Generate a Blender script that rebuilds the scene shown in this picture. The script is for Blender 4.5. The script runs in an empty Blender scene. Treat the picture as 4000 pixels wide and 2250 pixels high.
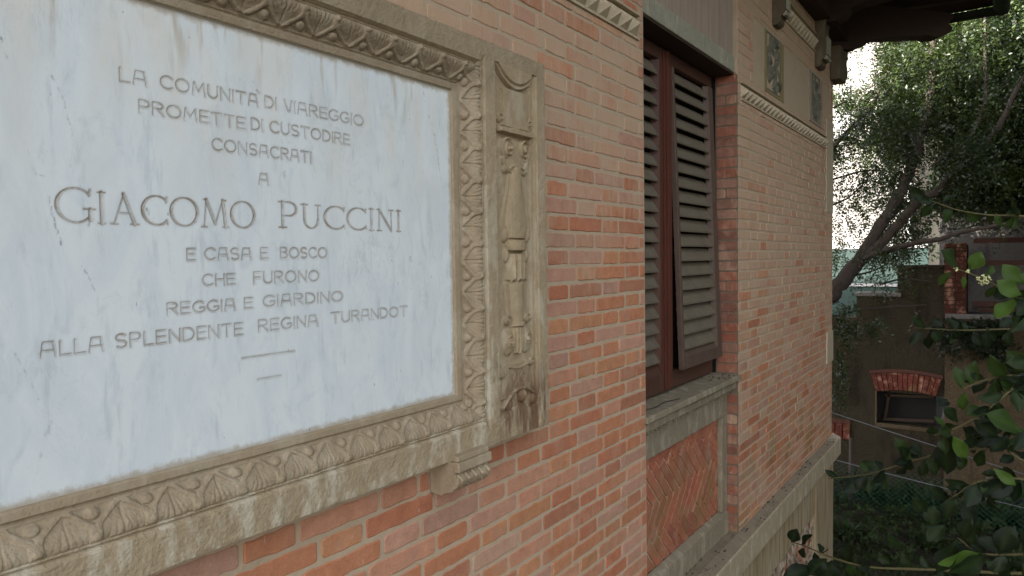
import bpy, math, random
import numpy as np
from mathutils import Matrix, Vector
random.seed(7); RNG = np.random.default_rng(7)
S = bpy.context.scene

# ------------------------------------------------------------------ camera
CAM = np.array([0.0, -1.2546, 3.5]); FPX = 2770.0
YAW, PITCH, ROLL = 0.60837745, -0.03988661, -0.01445333
def cam_axes():
    cy, sy, cp, sp = math.cos(YAW), math.sin(YAW), math.cos(PITCH), math.sin(PITCH)
    F = np.array([cy*cp, sy*cp, sp]); R = np.array([sy, -cy, 0.0]); U = np.cross(R, F)
    c, s = math.cos(ROLL), math.sin(ROLL)
    return c*R + s*U, -s*R + c*U, F
CR, CU, CF = cam_axes()
cam = bpy.data.cameras.new('camera'); camo = bpy.data.objects.new('camera', cam)
S.collection.objects.link(camo)
m = Matrix.Identity(4)
for i in range(3):
    m[i][0] = CR[i]; m[i][1] = CU[i]; m[i][2] = -CF[i]; m[i][3] = CAM[i]
camo.matrix_world = m
cam.sensor_width = 36.0; cam.lens = FPX/4000*36.0
cam.clip_start = 0.05; cam.clip_end = 600
S.camera = camo
def ray(px, py): return CF + CR*(px-2000)/FPX - CU*(py-1125)/FPX
def PX(px, py, X):            # the point seen at a photo pixel, X metres along the street
    d = ray(px, py); return CAM + d*((X-CAM[0])/d[0])
def PF(px, py, f): return CAM + ray(px, py)*f

# ------------------------------------------------------------------ light
SUN = np.array([-0.75, 0.5, 0.375]); SUN /= np.linalg.norm(SUN)
SUN_EL = math.asin(SUN[2]); SUN_AZ = math.atan2(SUN[0], SUN[1])
world = bpy.data.worlds.new('World'); S.world = world; world.use_nodes = True
wn = world.node_tree.nodes; wl = world.node_tree.links
bg = wn['Background']; bg.inputs['Strength'].default_value = 0.13
sky = wn.new('ShaderNodeTexSky'); sky.sky_type = 'NISHITA'; sky.sun_disc = False
sky.sun_elevation = SUN_EL; sky.sun_rotation = SUN_AZ
sky.air_density = 1.0; sky.dust_density = 3.0; sky.ozone_density = 1.0
hs = wn.new('ShaderNodeHueSaturation'); hs.inputs['Saturation'].default_value = 0.30
wl.new(sky.outputs[0], hs.inputs['Color']); wl.new(hs.outputs[0], bg.inputs['Color'])
sl = bpy.data.lights.new('sun', 'SUN'); sl.energy = 2.7; sl.angle = math.radians(0.5); sl.color = (1.0, 0.93, 0.82)
so = bpy.data.objects.new('sun', sl); S.collection.objects.link(so)
so.rotation_euler = Vector(-SUN).to_track_quat('-Z', 'Y').to_euler(); so.location = (0, 0, 30)
S.view_settings.view_transform = 'Standard'; S.view_settings.look = 'None'
S.view_settings.exposure = 2.6; S.view_settings.gamma = 1.0
S.cycles.max_bounces = 6; S.cycles.diffuse_bounces = 4; S.cycles.transparent_max_bounces = 8

# ------------------------------------------------------------------ node helper
class NT:
    def __init__(s, name, rough=0.85, spec=0.3):
        s.m = bpy.data.materials.new(name); s.m.use_nodes = True
        s.t = s.m.node_tree; s.b = s.t.nodes['Principled BSDF']
        s.b.inputs['Roughness'].default_value = rough
        s.b.inputs['Specular IOR Level'].default_value = spec
        s._p = None
    def n(s, typ, ins=None, **props):
        nd = s.t.nodes.new('ShaderNode'+typ)
        for k, v in props.items(): setattr(nd, k, v)
        for k, v in (ins or {}).items():
            s.put(nd.inputs[k], v)
        return nd
    def put(s, sock, v):
        if isinstance(v, bpy.types.NodeSocket): s.t.links.new(v, sock)
        elif isinstance(v, (tuple, list)) and len(v) == 3 and sock.type == 'RGBA': sock.default_value = (*v, 1)
        else: sock.default_value = v
    @property
    def pos(s):
        if s._p is None: s._p = s.n('NewGeometry').outputs['Position']
        return s._p
    def scl(s, sc, off=(0, 0, 0)):
        return s.n('Mapping', {'Vector': s.pos, 'Scale': sc, 'Location': off}).outputs[0]
    def noise(s, scale, detail=4, rough=0.55, sc=None, off=(0, 0, 0), dist=0.0):
        v = s.scl(sc or (1, 1, 1), off)
        return s.n('TexNoise', {'Vector': v, 'Scale': scale, 'Detail': detail, 'Roughness': rough, 'Distortion': dist}).outputs['Fac']
    def ramp(s, f, a, b, lo=0.0, hi=1.0):
        return s.n('MapRange', {'Value': f, 'From Min': a, 'From Max': b, 'To Min': lo, 'To Max': hi}, interpolation_type='SMOOTHSTEP').outputs[0]
    def mix(s, f, a, b, mode='MIX'):
        nd = s.n('Mix', None, data_type='RGBA', blend_type=mode)
        s.put(nd.inputs[0], f); s.put(nd.inputs[6], a); s.put(nd.inputs[7], b)
        return nd.outputs[2]
    def math(s, op, a, b=0.0, clamp=False):
        nd = s.n('Math', None, operation=op, use_clamp=clamp); s.put(nd.inputs[0], a); s.put(nd.inputs[1], b)
        return nd.outputs[0]
    def attr(s, name): return s.n('Attribute', None, attribute_name=name)
    def xyz(s): return s.n('SeparateXYZ', {'Vector': s.pos}).outputs
    def col(s, v): s.put(s.b.inputs['Base Color'], v)
    def bump(s, h, dist=0.004, strength=0.6):
        nd = s.n('Bump', {'Height': h, 'Distance': dist, 'Strength': strength})
        s.t.links.new(nd.outputs[0], s.b.inputs['Normal'])

# ------------------------------------------------------------------ materials
LIME = (0.47, 0.375, 0.275)
def brick_mat(name, smear, zlo=3.3, zhi=4.3, gain=0.5):
    t = NT(name, 0.9, 0.2)
    c = t.attr('Col').outputs['Color']; a = t.attr('Col').outputs['Alpha']
    var = t.noise(22, 5, 0.65); c1 = t.mix(1.0, c, t.mix(var, (0.60, 0.56, 0.54), (1.32, 1.34, 1.36)), 'MULTIPLY')
    gr = t.noise(1.0, 6, 0.75, sc=(110, 110, 150), off=(2, 9, 4)); c1 = t.mix(1.0, c1, t.mix(gr, (0.70, 0.68, 0.66), (1.28, 1.30, 1.32)), 'MULTIPLY')
    pk = t.ramp(t.noise(13, 4, 0.6, off=(8, 3, 5)), 0.54, 0.70, 0, 0.28); c1 = t.mix(pk, c1, (0.44, 0.25, 0.19))
    blot = t.ramp(t.noise(9, 3, 0.5, off=(3, 1, 2)), 0.5, 0.72)
    c1 = t.mix(t.math('MULTIPLY', blot, 0.6), c1, (0.46, 0.265, 0.185))
    z = t.xyz()[2]; up = t.ramp(z, zlo, zhi, 0.0, gain)
    st = t.noise(1.0, 6, 0.7, sc=(46, 46, 7)); st2 = t.noise(1.0, 4, 0.6, sc=(6, 6, 3), off=(5, 0, 0))
    f = t.math('ADD', t.math('MULTIPLY', st, 0.85), t.math('MULTIPLY', st2, 0.65))
    f = t.math('ADD', f, t.math('ADD', up, a)); f = t.ramp(f, 1.05-smear, 1.55-smear, 0, 0.92)
    lime = t.mix(t.noise(5, 3), (0.465, 0.315, 0.203), (0.57, 0.41, 0.285))
    c2 = t.mix(f, c1, lime)
    specks = t.ramp(t.noise(1.0, 2, 0.5, sc=(120, 120, 30), off=(9, 2, 1)), 0.70, 0.76, 0, 0.5)
    c2 = t.mix(specks, c2, (0.6, 0.5, 0.42))
    moss = t.math('MULTIPLY', t.ramp(z, 2.15, 2.6, 1, 0), t.ramp(t.noise(3.0, 3, off=(1, 7, 0)), 0.5, 0.66, 0, 0.55))
    c2 = t.mix(moss, c2, (0.20, 0.17, 0.065))
    t.col(c2)
    t.bump(t.math('ADD', t.noise(60, 5, 0.7), t.math('MULTIPLY', t.noise(230, 2), 0.5)), 0.0035, 0.55)
    return t.m
M_BRICK = brick_mat('brick_worn', 0.17, 3.2, 4.1, 0.50)
M_BRICK2 = brick_mat('brick_limewashed', 0.44, 2.0, 4.2, 0.36)
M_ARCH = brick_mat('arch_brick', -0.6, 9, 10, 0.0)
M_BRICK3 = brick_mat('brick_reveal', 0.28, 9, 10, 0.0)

def mortar_mat():
    t = NT('mortar', 0.95, 0.15)
    n = t.noise(14, 5, 0.65)
    c = t.mix(n, (0.42, 0.318, 0.213), (0.60, 0.462, 0.325))
    z = t.xyz()[2]
    g = t.math('MULTIPLY', t.ramp(z, 3.2, 4.0, 0, 0.75), t.noise(5, 3))
    c = t.mix(g, c, (0.44, 0.35, 0.245))
    t.col(c); t.bump(t.noise(120, 4, 0.7), 0.004, 0.8); return t.m
M_MORTAR = mortar_mat()

def stone_mat(name, lo, hi, white=0.35, dark=0.3, brown=0.0, wth=(0.50, 0.62), zref=None, dirt_shade=None):
    t = NT(name, 0.88, 0.25)
    n = t.noise(7, 6, 0.62); c = t.mix(n, lo, hi)
    fine = t.noise(55, 4, 0.7); c = t.mix(1.0, c, t.mix(fine, (0.75, 0.74, 0.72), (1.2, 1.2, 1.2)), 'MULTIPLY')
    w = t.ramp(t.noise(1.0, 5, 0.65, sc=(14, 14, 5), off=(2, 4, 1)), wth[0], wth[1], 0, white)
    if zref is not None: w = t.math('MULTIPLY', w, t.ramp(t.xyz()[2], zref[0], zref[1], 1, 0.15))
    c = t.mix(w, c, (0.62, 0.56, 0.455))
    d = t.ramp(t.noise(1.0, 5, 0.7, sc=(30, 30, 9), off=(7, 1, 3)), 0.56, 0.72, 0, dark)
    c = t.mix(d, c, (0.15, 0.115, 0.075))
    if dirt_shade:
        sf = t.math('MULTIPLY', t.ramp(t.xyz()[2], dirt_shade[0], dirt_shade[1], 0, 0.42), t.ramp(t.noise(1.0, 5, 0.65, sc=(11, 11, 7), off=(5, 5, 2)), 0.30, 0.62, 0.35, 1))
        c = t.mix(sf, c, (0.235, 0.185, 0.13))  # dirt plus painted dimness, stone darker towards the frame top
    if brown > 0:
        x, y, z = t.xyz()
        b = t.math('MULTIPLY', t.ramp(t.noise(1.0, 5, 0.7, sc=(20, 20, 4), off=(1, 1, 8)), 0.42, 0.60, 0, brown), t.ramp(z, 3.06, 3.24, 1, 0))
        b = t.math('MULTIPLY', b, t.ramp(x, 1.60, 1.70, 0, 1))
        c = t.mix(b, c, (0.17, 0.095, 0.055))
    c = t.mix(1.0, c, (0.96, 0.94, 0.90), 'MULTIPLY'); t.col(c)
    pit = t.noise(160, 3, 0.6)
    t.bump(t.math('ADD', t.math('MULTIPLY', t.noise(40, 5, 0.7), 1.0), t.math('MULTIPLY', pit, 0.6)), 0.0045, 0.7)
    return t.m
M_STONE = stone_mat('sandstone', (0.345, 0.27, 0.175), (0.49, 0.395, 0.27), 0.75, 0.35, 0.9, (0.47, 0.60), (3.2, 3.9), (3.92, 4.02))
M_CARVE = stone_mat('carved_sandstone', (0.325, 0.255, 0.172), (0.46, 0.37, 0.262), 0.2, 0.3, 0.0, dirt_shade=(3.90, 4.0))
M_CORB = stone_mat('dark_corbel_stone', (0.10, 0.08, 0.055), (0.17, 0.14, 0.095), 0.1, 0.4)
M_PIL = stone_mat('pilaster_sandstone', (0.36, 0.28, 0.175), (0.47, 0.375, 0.255), 0.3, 0.22, 0.95)
M_SILL = stone_mat('grey_sandstone', (0.225, 0.19, 0.135), (0.34, 0.295, 0.215), 0.3, 0.45)
M_LEDGE = stone_mat('ledge_stone', (0.33, 0.275, 0.185), (0.50, 0.43, 0.31), 0.5, 0.6)
M_LINT = stone_mat('lintel_stone', (0.30, 0.29, 0.22), (0.40, 0.39, 0.32), 0.35, 0.2)
M_DIAM = stone_mat('pale_terracotta', (0.46, 0.385, 0.275), (0.60, 0.51, 0.38), 0.2, 0.2)

def ledge_top():
    t = NT('ledge_weathered_top', 0.95, 0.2)
    n = t.noise(9, 6, 0.7); c = t.mix(n, (0.14, 0.108, 0.075), (0.38, 0.31, 0.22)); c = t.mix(t.ramp(t.math('ADD', t.xyz()[0], n), 6.95, 7.2, 0, .85), c, (0.46, 0.40, 0.31))
    t.col(c); t.bump(t.noise(70, 5, 0.7), 0.005, 0.8); return t.m
M_LTOP = ledge_top()
def streak_mat():
    t = NT('stained_plinth_stone', 0.92, 0.2)
    s1 = t.noise(1.0, 6, 0.7, sc=(26, 26, 1.6)); s2 = t.noise(1.0, 4, 0.6, sc=(60, 60, 3), off=(4, 4, 0))
    c = t.mix(t.ramp(s1, 0.38, 0.62), (0.40, 0.33, 0.22), (0.26, 0.185, 0.095))
    c = t.mix(t.ramp(s2, 0.58, 0.74, 0, 0.65), c, (0.14, 0.095, 0.05))
    t.col(c); t.bump(t.noise(60, 5, 0.7), 0.004, 0.6); return t.m
M_STREAK = streak_mat()
def rubble_mat():
    t = NT('rubble', 0.95, 0.2)
    v = t.n('TexVoronoi', {'Vector': t.pos, 'Scale': 17.0}); n = t.noise(20, 5, 0.7)
    c = t.mix(n, (0.30, 0.22, 0.15), (0.55, 0.45, 0.34)); c = t.mix(t.ramp(t.noise(6, 3, off=(3, 3, 3)), 0.5, 0.62, 0, 0.8), c, (0.33, 0.13, 0.07))
    t.col(c); t.bump(t.math('ADD', t.math('MULTIPLY', v.outputs['Distance'], 1.5), n), 0.03, 0.9); return t.m
M_RUBBLE = rubble_mat()

def marble_mat(groove):
    t = NT('engraved_marble' if groove else 'white_marble', 0.42, 0.4)
    v = t.noise(1.0, 6, 0.66, sc=(11, 11, 4.5), dist=0.9); v2 = t.noise(1.0, 5, 0.65, sc=(46, 46, 8), off=(3, 0, 5))
    c = t.mix(t.ramp(v, 0.36, 0.66), (0.795, 0.835, 0.842), (0.715, 0.765, 0.785))
    c = t.mix(t.ramp(v2, 0.54, 0.74, 0, 0.55), c, (0.52, 0.58, 0.597))
    v3 = t.noise(1.0, 6, 0.7, sc=(20, 20, 11), off=(4, 1, 1), dist=0.8); c = t.mix(t.ramp(v3, 0.52, 0.74, 0, 0.55), c, (0.55, 0.615, 0.638))
    vein = t.noise(1.0, 7, 0.72, sc=(14, 14, 4.5), off=(11, 0, 2), dist=1.2)
    vl = t.math('ABSOLUTE', t.math('SUBTRACT', vein, 0.5)); vm = t.math('MULTIPLY', t.ramp(vl, 0.0, 0.012, 1, 0), t.ramp(t.noise(3, 3, off=(2, 2, 9)), 0.50, 0.68, 0, 0.38))
    c = t.mix(vm, c, (0.36, 0.39, 0.42))
    x, y, z = t.xyz()
    warm = t.math('MULTIPLY', t.ramp(t.noise(1.0, 4, 0.6, sc=(9, 9, 2.5), off=(0, 3, 7)), 0.38, 0.65, 0, 0.8), t.ramp(z, 3.45, 3.95, 0.03, 0.7))
    c = t.mix(warm, c, (0.76, 0.70, 0.595))
    # brown wash along the edges of the slab where it meets the frame
    dx = t.math('SUBTRACT', 1.473, x); db = t.math('SUBTRACT', z, 3.137); dt = t.math('SUBTRACT', 3.953, z)
    e = t.math('MINIMUM', t.math('MINIMUM', dx, db), dt)
    en = t.math('ADD', e, t.math('MULTIPLY', t.noise(1.0, 5, 0.7, sc=(38, 38, 34)), -0.028))
    c = t.mix(t.ramp(en, -0.013, 0.002, 0.8, 0), c, (0.40, 0.33, 0.24))
    c = t.mix(t.math('MULTIPLY', t.ramp(dt, 0.0, 0.16, 1, 0), t.ramp(t.noise(1.0, 4, 0.6, sc=(26, 26, 3), off=(6, 6, 6)), 0.54, 0.66, 0, 0.75)), c, (0.50, 0.43, 0.32))
    sp = t.ramp(t.noise(1.0, 2, 0.5, sc=(150, 150, 45), off=(1, 5, 2)), 0.765, 0.79, 0, 0.75)
    c = t.mix(sp, c, (0.16, 0.16, 0.17))
    c = t.mix(t.math('MULTIPLY', t.attr('Col').outputs['Alpha'], t.ramp(t.noise(1.0, 4, 0.75, sc=(110, 110, 60)), 0.46, 0.64, 0, 0.8)), c, (0.17, 0.17, 0.18))
    if True:
        a = t.attr('Col').outputs['Fac']
        c = t.mix(t.math('MULTIPLY', a, t.ramp(t.noise(45, 4, 0.65), 0.3, 0.7, 0.6, 1.0)), c, (0.255, 0.20, 0.14))
    t.col(c); t.bump(t.noise(90, 4, 0.6), 0.0008, 0.5); return t.m
M_MARBLE = marble_mat(False); M_GROOVE = marble_mat(True)

def wood_mat(name, a, b, dust=None, grain=(60, 60, 3), rough=0.6, amt=0.7):
    t = NT(name, rough, 0.3)
    g = t.noise(1.0, 5, 0.65, sc=grain); c = t.mix(g, a, b)
    if dust:
        c = t.mix(t.ramp(t.noise(12, 5, 0.65), 0.30, 0.6, amt*0.55, amt), c, dust)
    t.col(c); t.bump(g, 0.002, 0.6); return t.m
M_SHUT = wood_mat('shutter_paint', (0.065, 0.025, 0.017), (0.115, 0.044, 0.028), (0.095, 0.06, 0.045), amt=0.35)
M_ASTR = wood_mat('astragal_paint', (0.085, 0.026, 0.017), (0.135, 0.043, 0.027), None)
M_LOUV = wood_mat('dusty_louvre', (0.07, 0.05, 0.045), (0.12, 0.09, 0.08), (0.18, 0.15, 0.10), grain=(4, 40, 40), rough=0.85, amt=0.8)
M_FLAP = wood_mat('weathered_flap_paint', (0.05, 0.027, 0.020), (0.105, 0.058, 0.043), (0.19, 0.145, 0.11), amt=0.35)
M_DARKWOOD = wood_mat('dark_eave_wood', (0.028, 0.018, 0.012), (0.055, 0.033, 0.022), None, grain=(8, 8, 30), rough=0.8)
M_RED = wood_mat('red_brown_wood', (0.06, 0.022, 0.016), (0.10, 0.035, 0.024), None)
M_BARK = wood_mat('bark', (0.032, 0.024, 0.020), (0.095, 0.074, 0.062), None, grain=(24, 24, 9), rough=0.95)
M_TWIG = wood_mat('stem', (0.05, 0.045, 0.018), (0.10, 0.085, 0.035), None, rough=0.7)

def plain(name, c, rough=0.8, var=0.25, scale=12, bump=0.0, bscale=60, spec=0.3, metal=0.0):
    t = NT(name, rough, spec); n = t.noise(scale, 5, 0.65)
    t.col(t.mix(n, tuple(v*(1-var) for v in c), tuple(v*(1+var) for v in c)))
    t.b.inputs['Metallic'].default_value = metal
    if bump: t.bump(t.noise(bscale, 4, 0.7), bump, 0.9)
    return t.m
M_COPPER = plain('weathered_copper', (0.022, 0.030, 0.026), 0.6, 0.4, 8, metal=0.2)
M_TILE = plain('roof_tile', (0.30, 0.13, 0.07), 0.9, 0.35, 6, 0.01)
M_HERR = brick_mat('herringbone_brick', -0.12, 9, 10, 0.0)
M_BLACK = plain('painted_unlit_black', (0.012, 0.011, 0.010), 0.9)  # near-black paints the dark inside openings and gaps
def relief_mat():
    t = NT('weathered_bronze_green_relief', 0.85, 0.3); n = t.noise(14, 5, 0.65)
    c = t.mix(n, (0.075, 0.074, 0.052), (0.22, 0.208, 0.15)); t.col(c); t.bump(t.noise(90, 4, 0.7), 0.003, 0.7); return t.m
M_RELIEF = relief_mat()
def panel_mat():
    t = NT('painted_plaster', 0.92, 0.2)
    s = t.noise(1.0, 6, 0.68, sc=(30, 30, 2.5), dist=0.8)
    c = t.mix(t.ramp(s, 0.3, 0.7), (0.30, 0.232, 0.182), (0.41, 0.315, 0.25)); 
    c = t.mix(t.ramp(t.noise(1.0, 4, 0.6, sc=(70, 70, 3), off=(3, 2, 1)), 0.52, 0.72, 0, 0.5), c, (0.36, 0.32, 0.235))
    t.col(c); t.bump(t.noise(70, 4), 0.002, 0.5); return t.m
M_PANEL = panel_mat()
M_YELLOW = plain('ochre_border', (0.27, 0.215, 0.10), 0.95, 0.3, 14, 0.003)
plain_dark = plain('dark_reveal_mortar', (0.17, 0.13, 0.095), 0.95, 0.3, 20, 0.003)  # reveal mortar made darker than the wall's
def roughcast(name, a, b, bump=0.02):
    t = NT(name, 0.97, 0.1); n = t.noise(1.6, 5, 0.65); c = t.mix(n, a, b)
    c = t.mix(t.ramp(t.noise(1.0, 4, 0.6, sc=(4, 4, 1.2), off=(4, 8, 1)), 0.5, 0.7, 0, 0.6), c, tuple(v*0.5 for v in a))
    c = t.mix(1.0, c, t.mix(t.noise(34, 4, 0.75), (0.5, 0.5, 0.5), (1.5, 1.5, 1.5)), 'MULTIPLY')
    t.col(c); t.bump(t.noise(34, 4, 0.75), bump, 1.0); return t.m
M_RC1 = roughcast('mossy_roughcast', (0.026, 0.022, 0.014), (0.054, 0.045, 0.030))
M_RC2 = roughcast('ochre_roughcast', (0.075, 0.055, 0.034), (0.12, 0.088, 0.055))
M_RC3 = roughcast('grey_roughcast', (0.13, 0.12, 0.115), (0.20, 0.188, 0.18))
M_WHITE = plain('white_render', (0.235, 0.222, 0.212), 0.9, 0.12, 1.2)
M_OCHRE = plain('ochre_render', (0.36, 0.28, 0.19), 0.9, 0.12, 2)
M_GREY = plain('grey_pipe', (0.35, 0.35, 0.36), 0.6, 0.1)
def teal_mat():
    t = NT('teal_sheet', 0.45, 0.4)
    w = t.n('TexWave', {'Vector': t.pos, 'Scale': 14.0, 'Distortion': 1.5}, wave_type='BANDS', bands_direction='Z').outputs['Fac']
    t.col(t.mix(t.math('MULTIPLY', w, t.noise(3, 3)), (0.018, 0.038, 0.036), (0.042, 0.076, 0.071))); return t.m
M_TEAL = teal_mat()
M_NET = plain('green_plastic_net', (0.012, 0.10, 0.07), 0.5, 0.2)
M_CABLE = plain('steel_cable', (0.10, 0.105, 0.115), 0.4, 0.2, metal=0.6)
def soil_mat():
    t = NT('garden_soil', 0.98, 0.1); n = t.noise(3, 6, 0.7)
    t.col(t.mix(n, (0.022, 0.019, 0.014), (0.065, 0.056, 0.042))); t.bump(t.noise(18, 6, 0.7), 0.05, 1.0); return t.m
M_SOIL = soil_mat()
def leaf_mat(name, dark, light, rough, trans, spec=0.4):
    t = NT(name, rough, spec)
    f = t.attr('Col').outputs['Fac']
    c = t.mix(f, dark, light); c = t.mix(1.0, c, t.mix(t.noise(30, 3), (0.75, 0.75, 0.75), (1.25, 1.25, 1.25)), 'MULTIPLY')
    t.col(c)
    out = t.t.nodes['Material Output']
    tr = t.n('BsdfTranslucent', {'Color': t.mix(0.5, c, (light[0]*1.5, light[1]*1.4, light[2]*0.6))})
    mx = t.n('MixShader', {'Fac': trans}); t.t.links.new(t.b.outputs[0], mx.inputs[1]); t.t.links.new(tr.outputs[0], mx.inputs[2])
    t.t.links.new(mx.outputs[0], out.inputs[0]); return t.m
M_YEW = leaf_mat('yew_needles', (0.015, 0.028, 0.013), (0.072, 0.105, 0.022), 0.36, 0.26, 0.5)
M_DARKLEAF = leaf_mat('dark_evergreen_leaf', (0.009, 0.018, 0.009), (0.036, 0.058, 0.018), 0.5, 0.2)
M_GLOSS = leaf_mat('glossy_leaf', (0.0040, 0.0080, 0.0042), (0.060, 0.112, 0.018), 0.50, 0.14, 0.16)
M_STRAP = leaf_mat('strappy_leaf', (0.014, 0.024, 0.009), (0.048, 0.072, 0.022), 0.7, 0.12, 0.12)
M_FLOWER = plain('cream_bud', (0.55, 0.58, 0.28), 0.6, 0.2)
M_LITTER = plain('leaf_litter', (0.06, 0.046, 0.034), 0.9, 0.4, 30)

# ------------------------------------------------------------------ object helpers
def link(o): S.collection.objects.link(o)
def tag(o, label=None, cat=None, group=None, kind=None):
    for k, v in (('label', label), ('category', cat), ('group', group), ('kind', kind)):
        if v: o[k] = v
    return o
def thing(name, loc, label, cat, group=None):
    o = bpy.data.objects.new(name, None); o.location = loc; o.empty_display_size = 0.2; link(o)
    return tag(o, label, cat, group)
def obj(name, verts, faces, mat, parent=None, smooth=False, col=None, mats=None, midx=None, label=None, bevel=0.0):
    me = bpy.data.meshes.new(name)
    V = np.asarray(verts, dtype=np.float64)
    if isinstance(faces, np.ndarray):
        n, k = faces.shape
        me.vertices.add(len(V)); me.vertices.foreach_set('co', V.astype(np.float32).ravel())
        me.loops.add(n*k); me.loops.foreach_set('vertex_index', faces.astype(np.int32).ravel())
        me.polygons.add(n); me.polygons.foreach_set('loop_start', np.arange(0, n*k, k, dtype=np.int32))
        try: me.polygons.foreach_set('loop_total', np.full(n, k, dtype=np.int32))
        except Exception: pass
        me.update(calc_edges=True)
    else:
        me.from_pydata([tuple(v) for v in V], [], faces); me.update()
    for mm in (mats or [mat]): me.materials.append(mm)
    if midx is not None: me.polygons.foreach_set('material_index', np.asarray(midx, dtype=np.int32))
    if smooth: me.polygons.foreach_set('use_smooth', np.ones(len(me.polygons), dtype=bool))
    if col is not None:
        a = me.color_attributes.new('Col', 'FLOAT_COLOR', 'POINT')
        c = np.asarray(col, dtype=np.float32)
        if c.ndim == 1: c = np.stack([c, c, c, np.ones_like(c)], -1)
        a.data.foreach_set('color', c.ravel())
    me.validate()
    o = bpy.data.objects.new(name, me); link(o)
    if parent is not None:
        o.parent = parent
        if parent.type == 'EMPTY': o.location = -parent.location
    if bevel:
        md = o.modifiers.new('bevel', 'BEVEL'); md.width = bevel; md.segments = 2; md.limit_method = 'ANGLE'
    if label: o['label'] = label
    return o
class MB:
    def __init__(s): s.v = []; s.f = []; s.c = []
    def add(s, v, f, c=None):
        b = len(s.v); s.v += [tuple(p) for p in v]; s.f += [tuple(i+b for i in q) for q in f]
        s.c += [c if c is not None else 0.0]*len(v)
    def box(s, x0, x1, y0, y1, z0, z1):
        v = [(x, y, z) for z in (z0, z1) for y in (y0, y1) for x in (x0, x1)]
        s.add(v, [(0, 2, 3, 1), (4, 5, 7, 6), (0, 1, 5, 4), (2, 6, 7, 3), (0, 4, 6, 2), (1, 3, 7, 5)])
    def prism(s, poly, axis, a, b):          # poly in the two other axes, extruded a..b
        n = len(poly); v = []
        for t in (a, b):
            for p, q in poly:
                v.append((t, p, q) if axis == 'x' else (p, t, q) if axis == 'y' else (p, q, t))
        f = [tuple(range(n)), tuple(range(2*n-1, n-1, -1))]
        f += [(i, n+i, n+(i+1) % n, (i+1) % n) for i in range(n)]
        s.add(v, f)
    def beam(s, p, q, w, h):                 # box beam between two points (p,q on its axis)
        p, q = np.array(p, float), np.array(q, float); d = q-p; d /= np.linalg.norm(d)
        sd = np.cross(d, (0, 0, 1)); sd /= np.linalg.norm(sd); up = np.cross(sd, d)
        v = [c + sd*a*w/2 + up*b*h/2 for c in (p, q) for a, b in ((-1, -1), (1, -1), (1, 1), (-1, 1))]
        s.add(v, [(3, 2, 1, 0), (4, 5, 6, 7), (0, 1, 5, 4), (1, 2, 6, 5), (2, 3, 7, 6), (3, 0, 4, 7)])
    def tube(s, pts, rad, k=8, c=None):
        pts = [np.array(p, float) for p in pts]; n = len(pts)
        if not hasattr(rad, '__len__'): rad = [rad]*n
        V = []; prev = None
        for i, p in enumerate(pts):
            d = pts[min(i+1, n-1)] - pts[max(i-1, 0)]; d /= (np.linalg.norm(d)+1e-9)
            a = np.cross(d, (0.13, 0.21, 0.97) if prev is None else prev)
            if prev is not None: a = prev - d*np.dot(prev, d)
            a /= (np.linalg.norm(a)+1e-9); prev = a; b = np.cross(d, a)
            for j in range(k):
                t = 2*math.pi*j/k; V.append(p + (a*math.cos(t)+b*math.sin(t))*rad[i])
        F = [(i*k+j, i*k+(j+1) % k, (i+1)*k+(j+1) % k, (i+1)*k+j) for i in range(n-1) for j in range(k)]
        F += [tuple(range(k-1, -1, -1)), tuple(range((n-1)*k, n*k))]
        s.add(V, F, c)
    def build(s, name, mat, parent=None, smooth=False, col=False, bevel=0.0, label=None):
        return obj(name, s.v, s.f, mat, parent, smooth, s.c if col else None, bevel=bevel, label=label)
def smoothpath(pts, n=6):
    pts = [np.array(p, float) for p in pts]; out = []
    P = [2*pts[0]-pts[1]] + pts + [2*pts[-1]-pts[-2]]
    for i in range(1, len(P)-2):
        for k in range(n):
            t = k/n; a, b, c, d = P[i-1], P[i], P[i+1], P[i+2]
            out.append(0.5*((2*b)+(c-a)*t+(2*a-5*b+4*c-d)*t*t+(3*b-a-3*c+d)*t**3))
    out.append(pts[-1]); return out

# ------------------------------------------------------------------ ground
g = MB(); N = 24
xs = [-150, -60, -25, -10, -4, 0, 3, 6, 8, 9, 10, 11, 12, 13, 15, 18, 22, 30, 50, 90, 160, 250]
ys = [-200, -100, -50, -25, -12, -7, -5, -4, -3, -2, -1, 0, 1, 2, 3, 5, 8, 14, 25, 60, 120, 200]
vv = [(x, y, 0.0) for y in ys for x in xs]; nx = len(xs)
g.add(vv, [(j*nx+i, j*nx+i+1, (j+1)*nx+i+1, (j+1)*nx+i) for j in range(len(ys)-1) for i in range(nx-1)])
tag(g.build('ground', M_SOIL), kind='structure')

# ------------------------------------------------------------------ the villa
HX = 6.75          # corner of the house
villa = thing('brick_villa', (3.0, 3.0, 0.0), 'red brick villa facade with stone trim, louvred window and deep dark timber eave', 'house')
PAL = [((0.47, 0.200, 0.105), 5), ((0.48, 0.235, 0.145), 5), ((0.47, 0.255, 0.175), 4), ((0.43, 0.168, 0.092), 3), ((0.39, 0.170, 0.100), 1.2), ((0.43, 0.245, 0.170), 1.2), ((0.48, 0.225, 0.115), 3)]
PW = np.array([w for _, w in PAL]); PW = PW/PW.sum()
COURSE = 0.059; Z0 = 3.652 - 30*COURSE*2
def subtract(r, h):
    x0, x1, z0, z1 = r; a0, a1, b0, b1 = h
    if a0 >= x1 or a1 <= x0 or b0 >= z1 or b1 <= z0: return [r]
    out = []
    if a0 > x0: out.append((x0, a0, z0, z1))
    if a1 < x1: out.append((a1, x1, z0, z1))
    m0, m1 = max(x0, a0), min(x1, a1)
    if b0 > z0: out.append((m0, m1, z0, b0))
    if b1 < z1: out.append((m0, m1, b1, z1))
    return out
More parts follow.
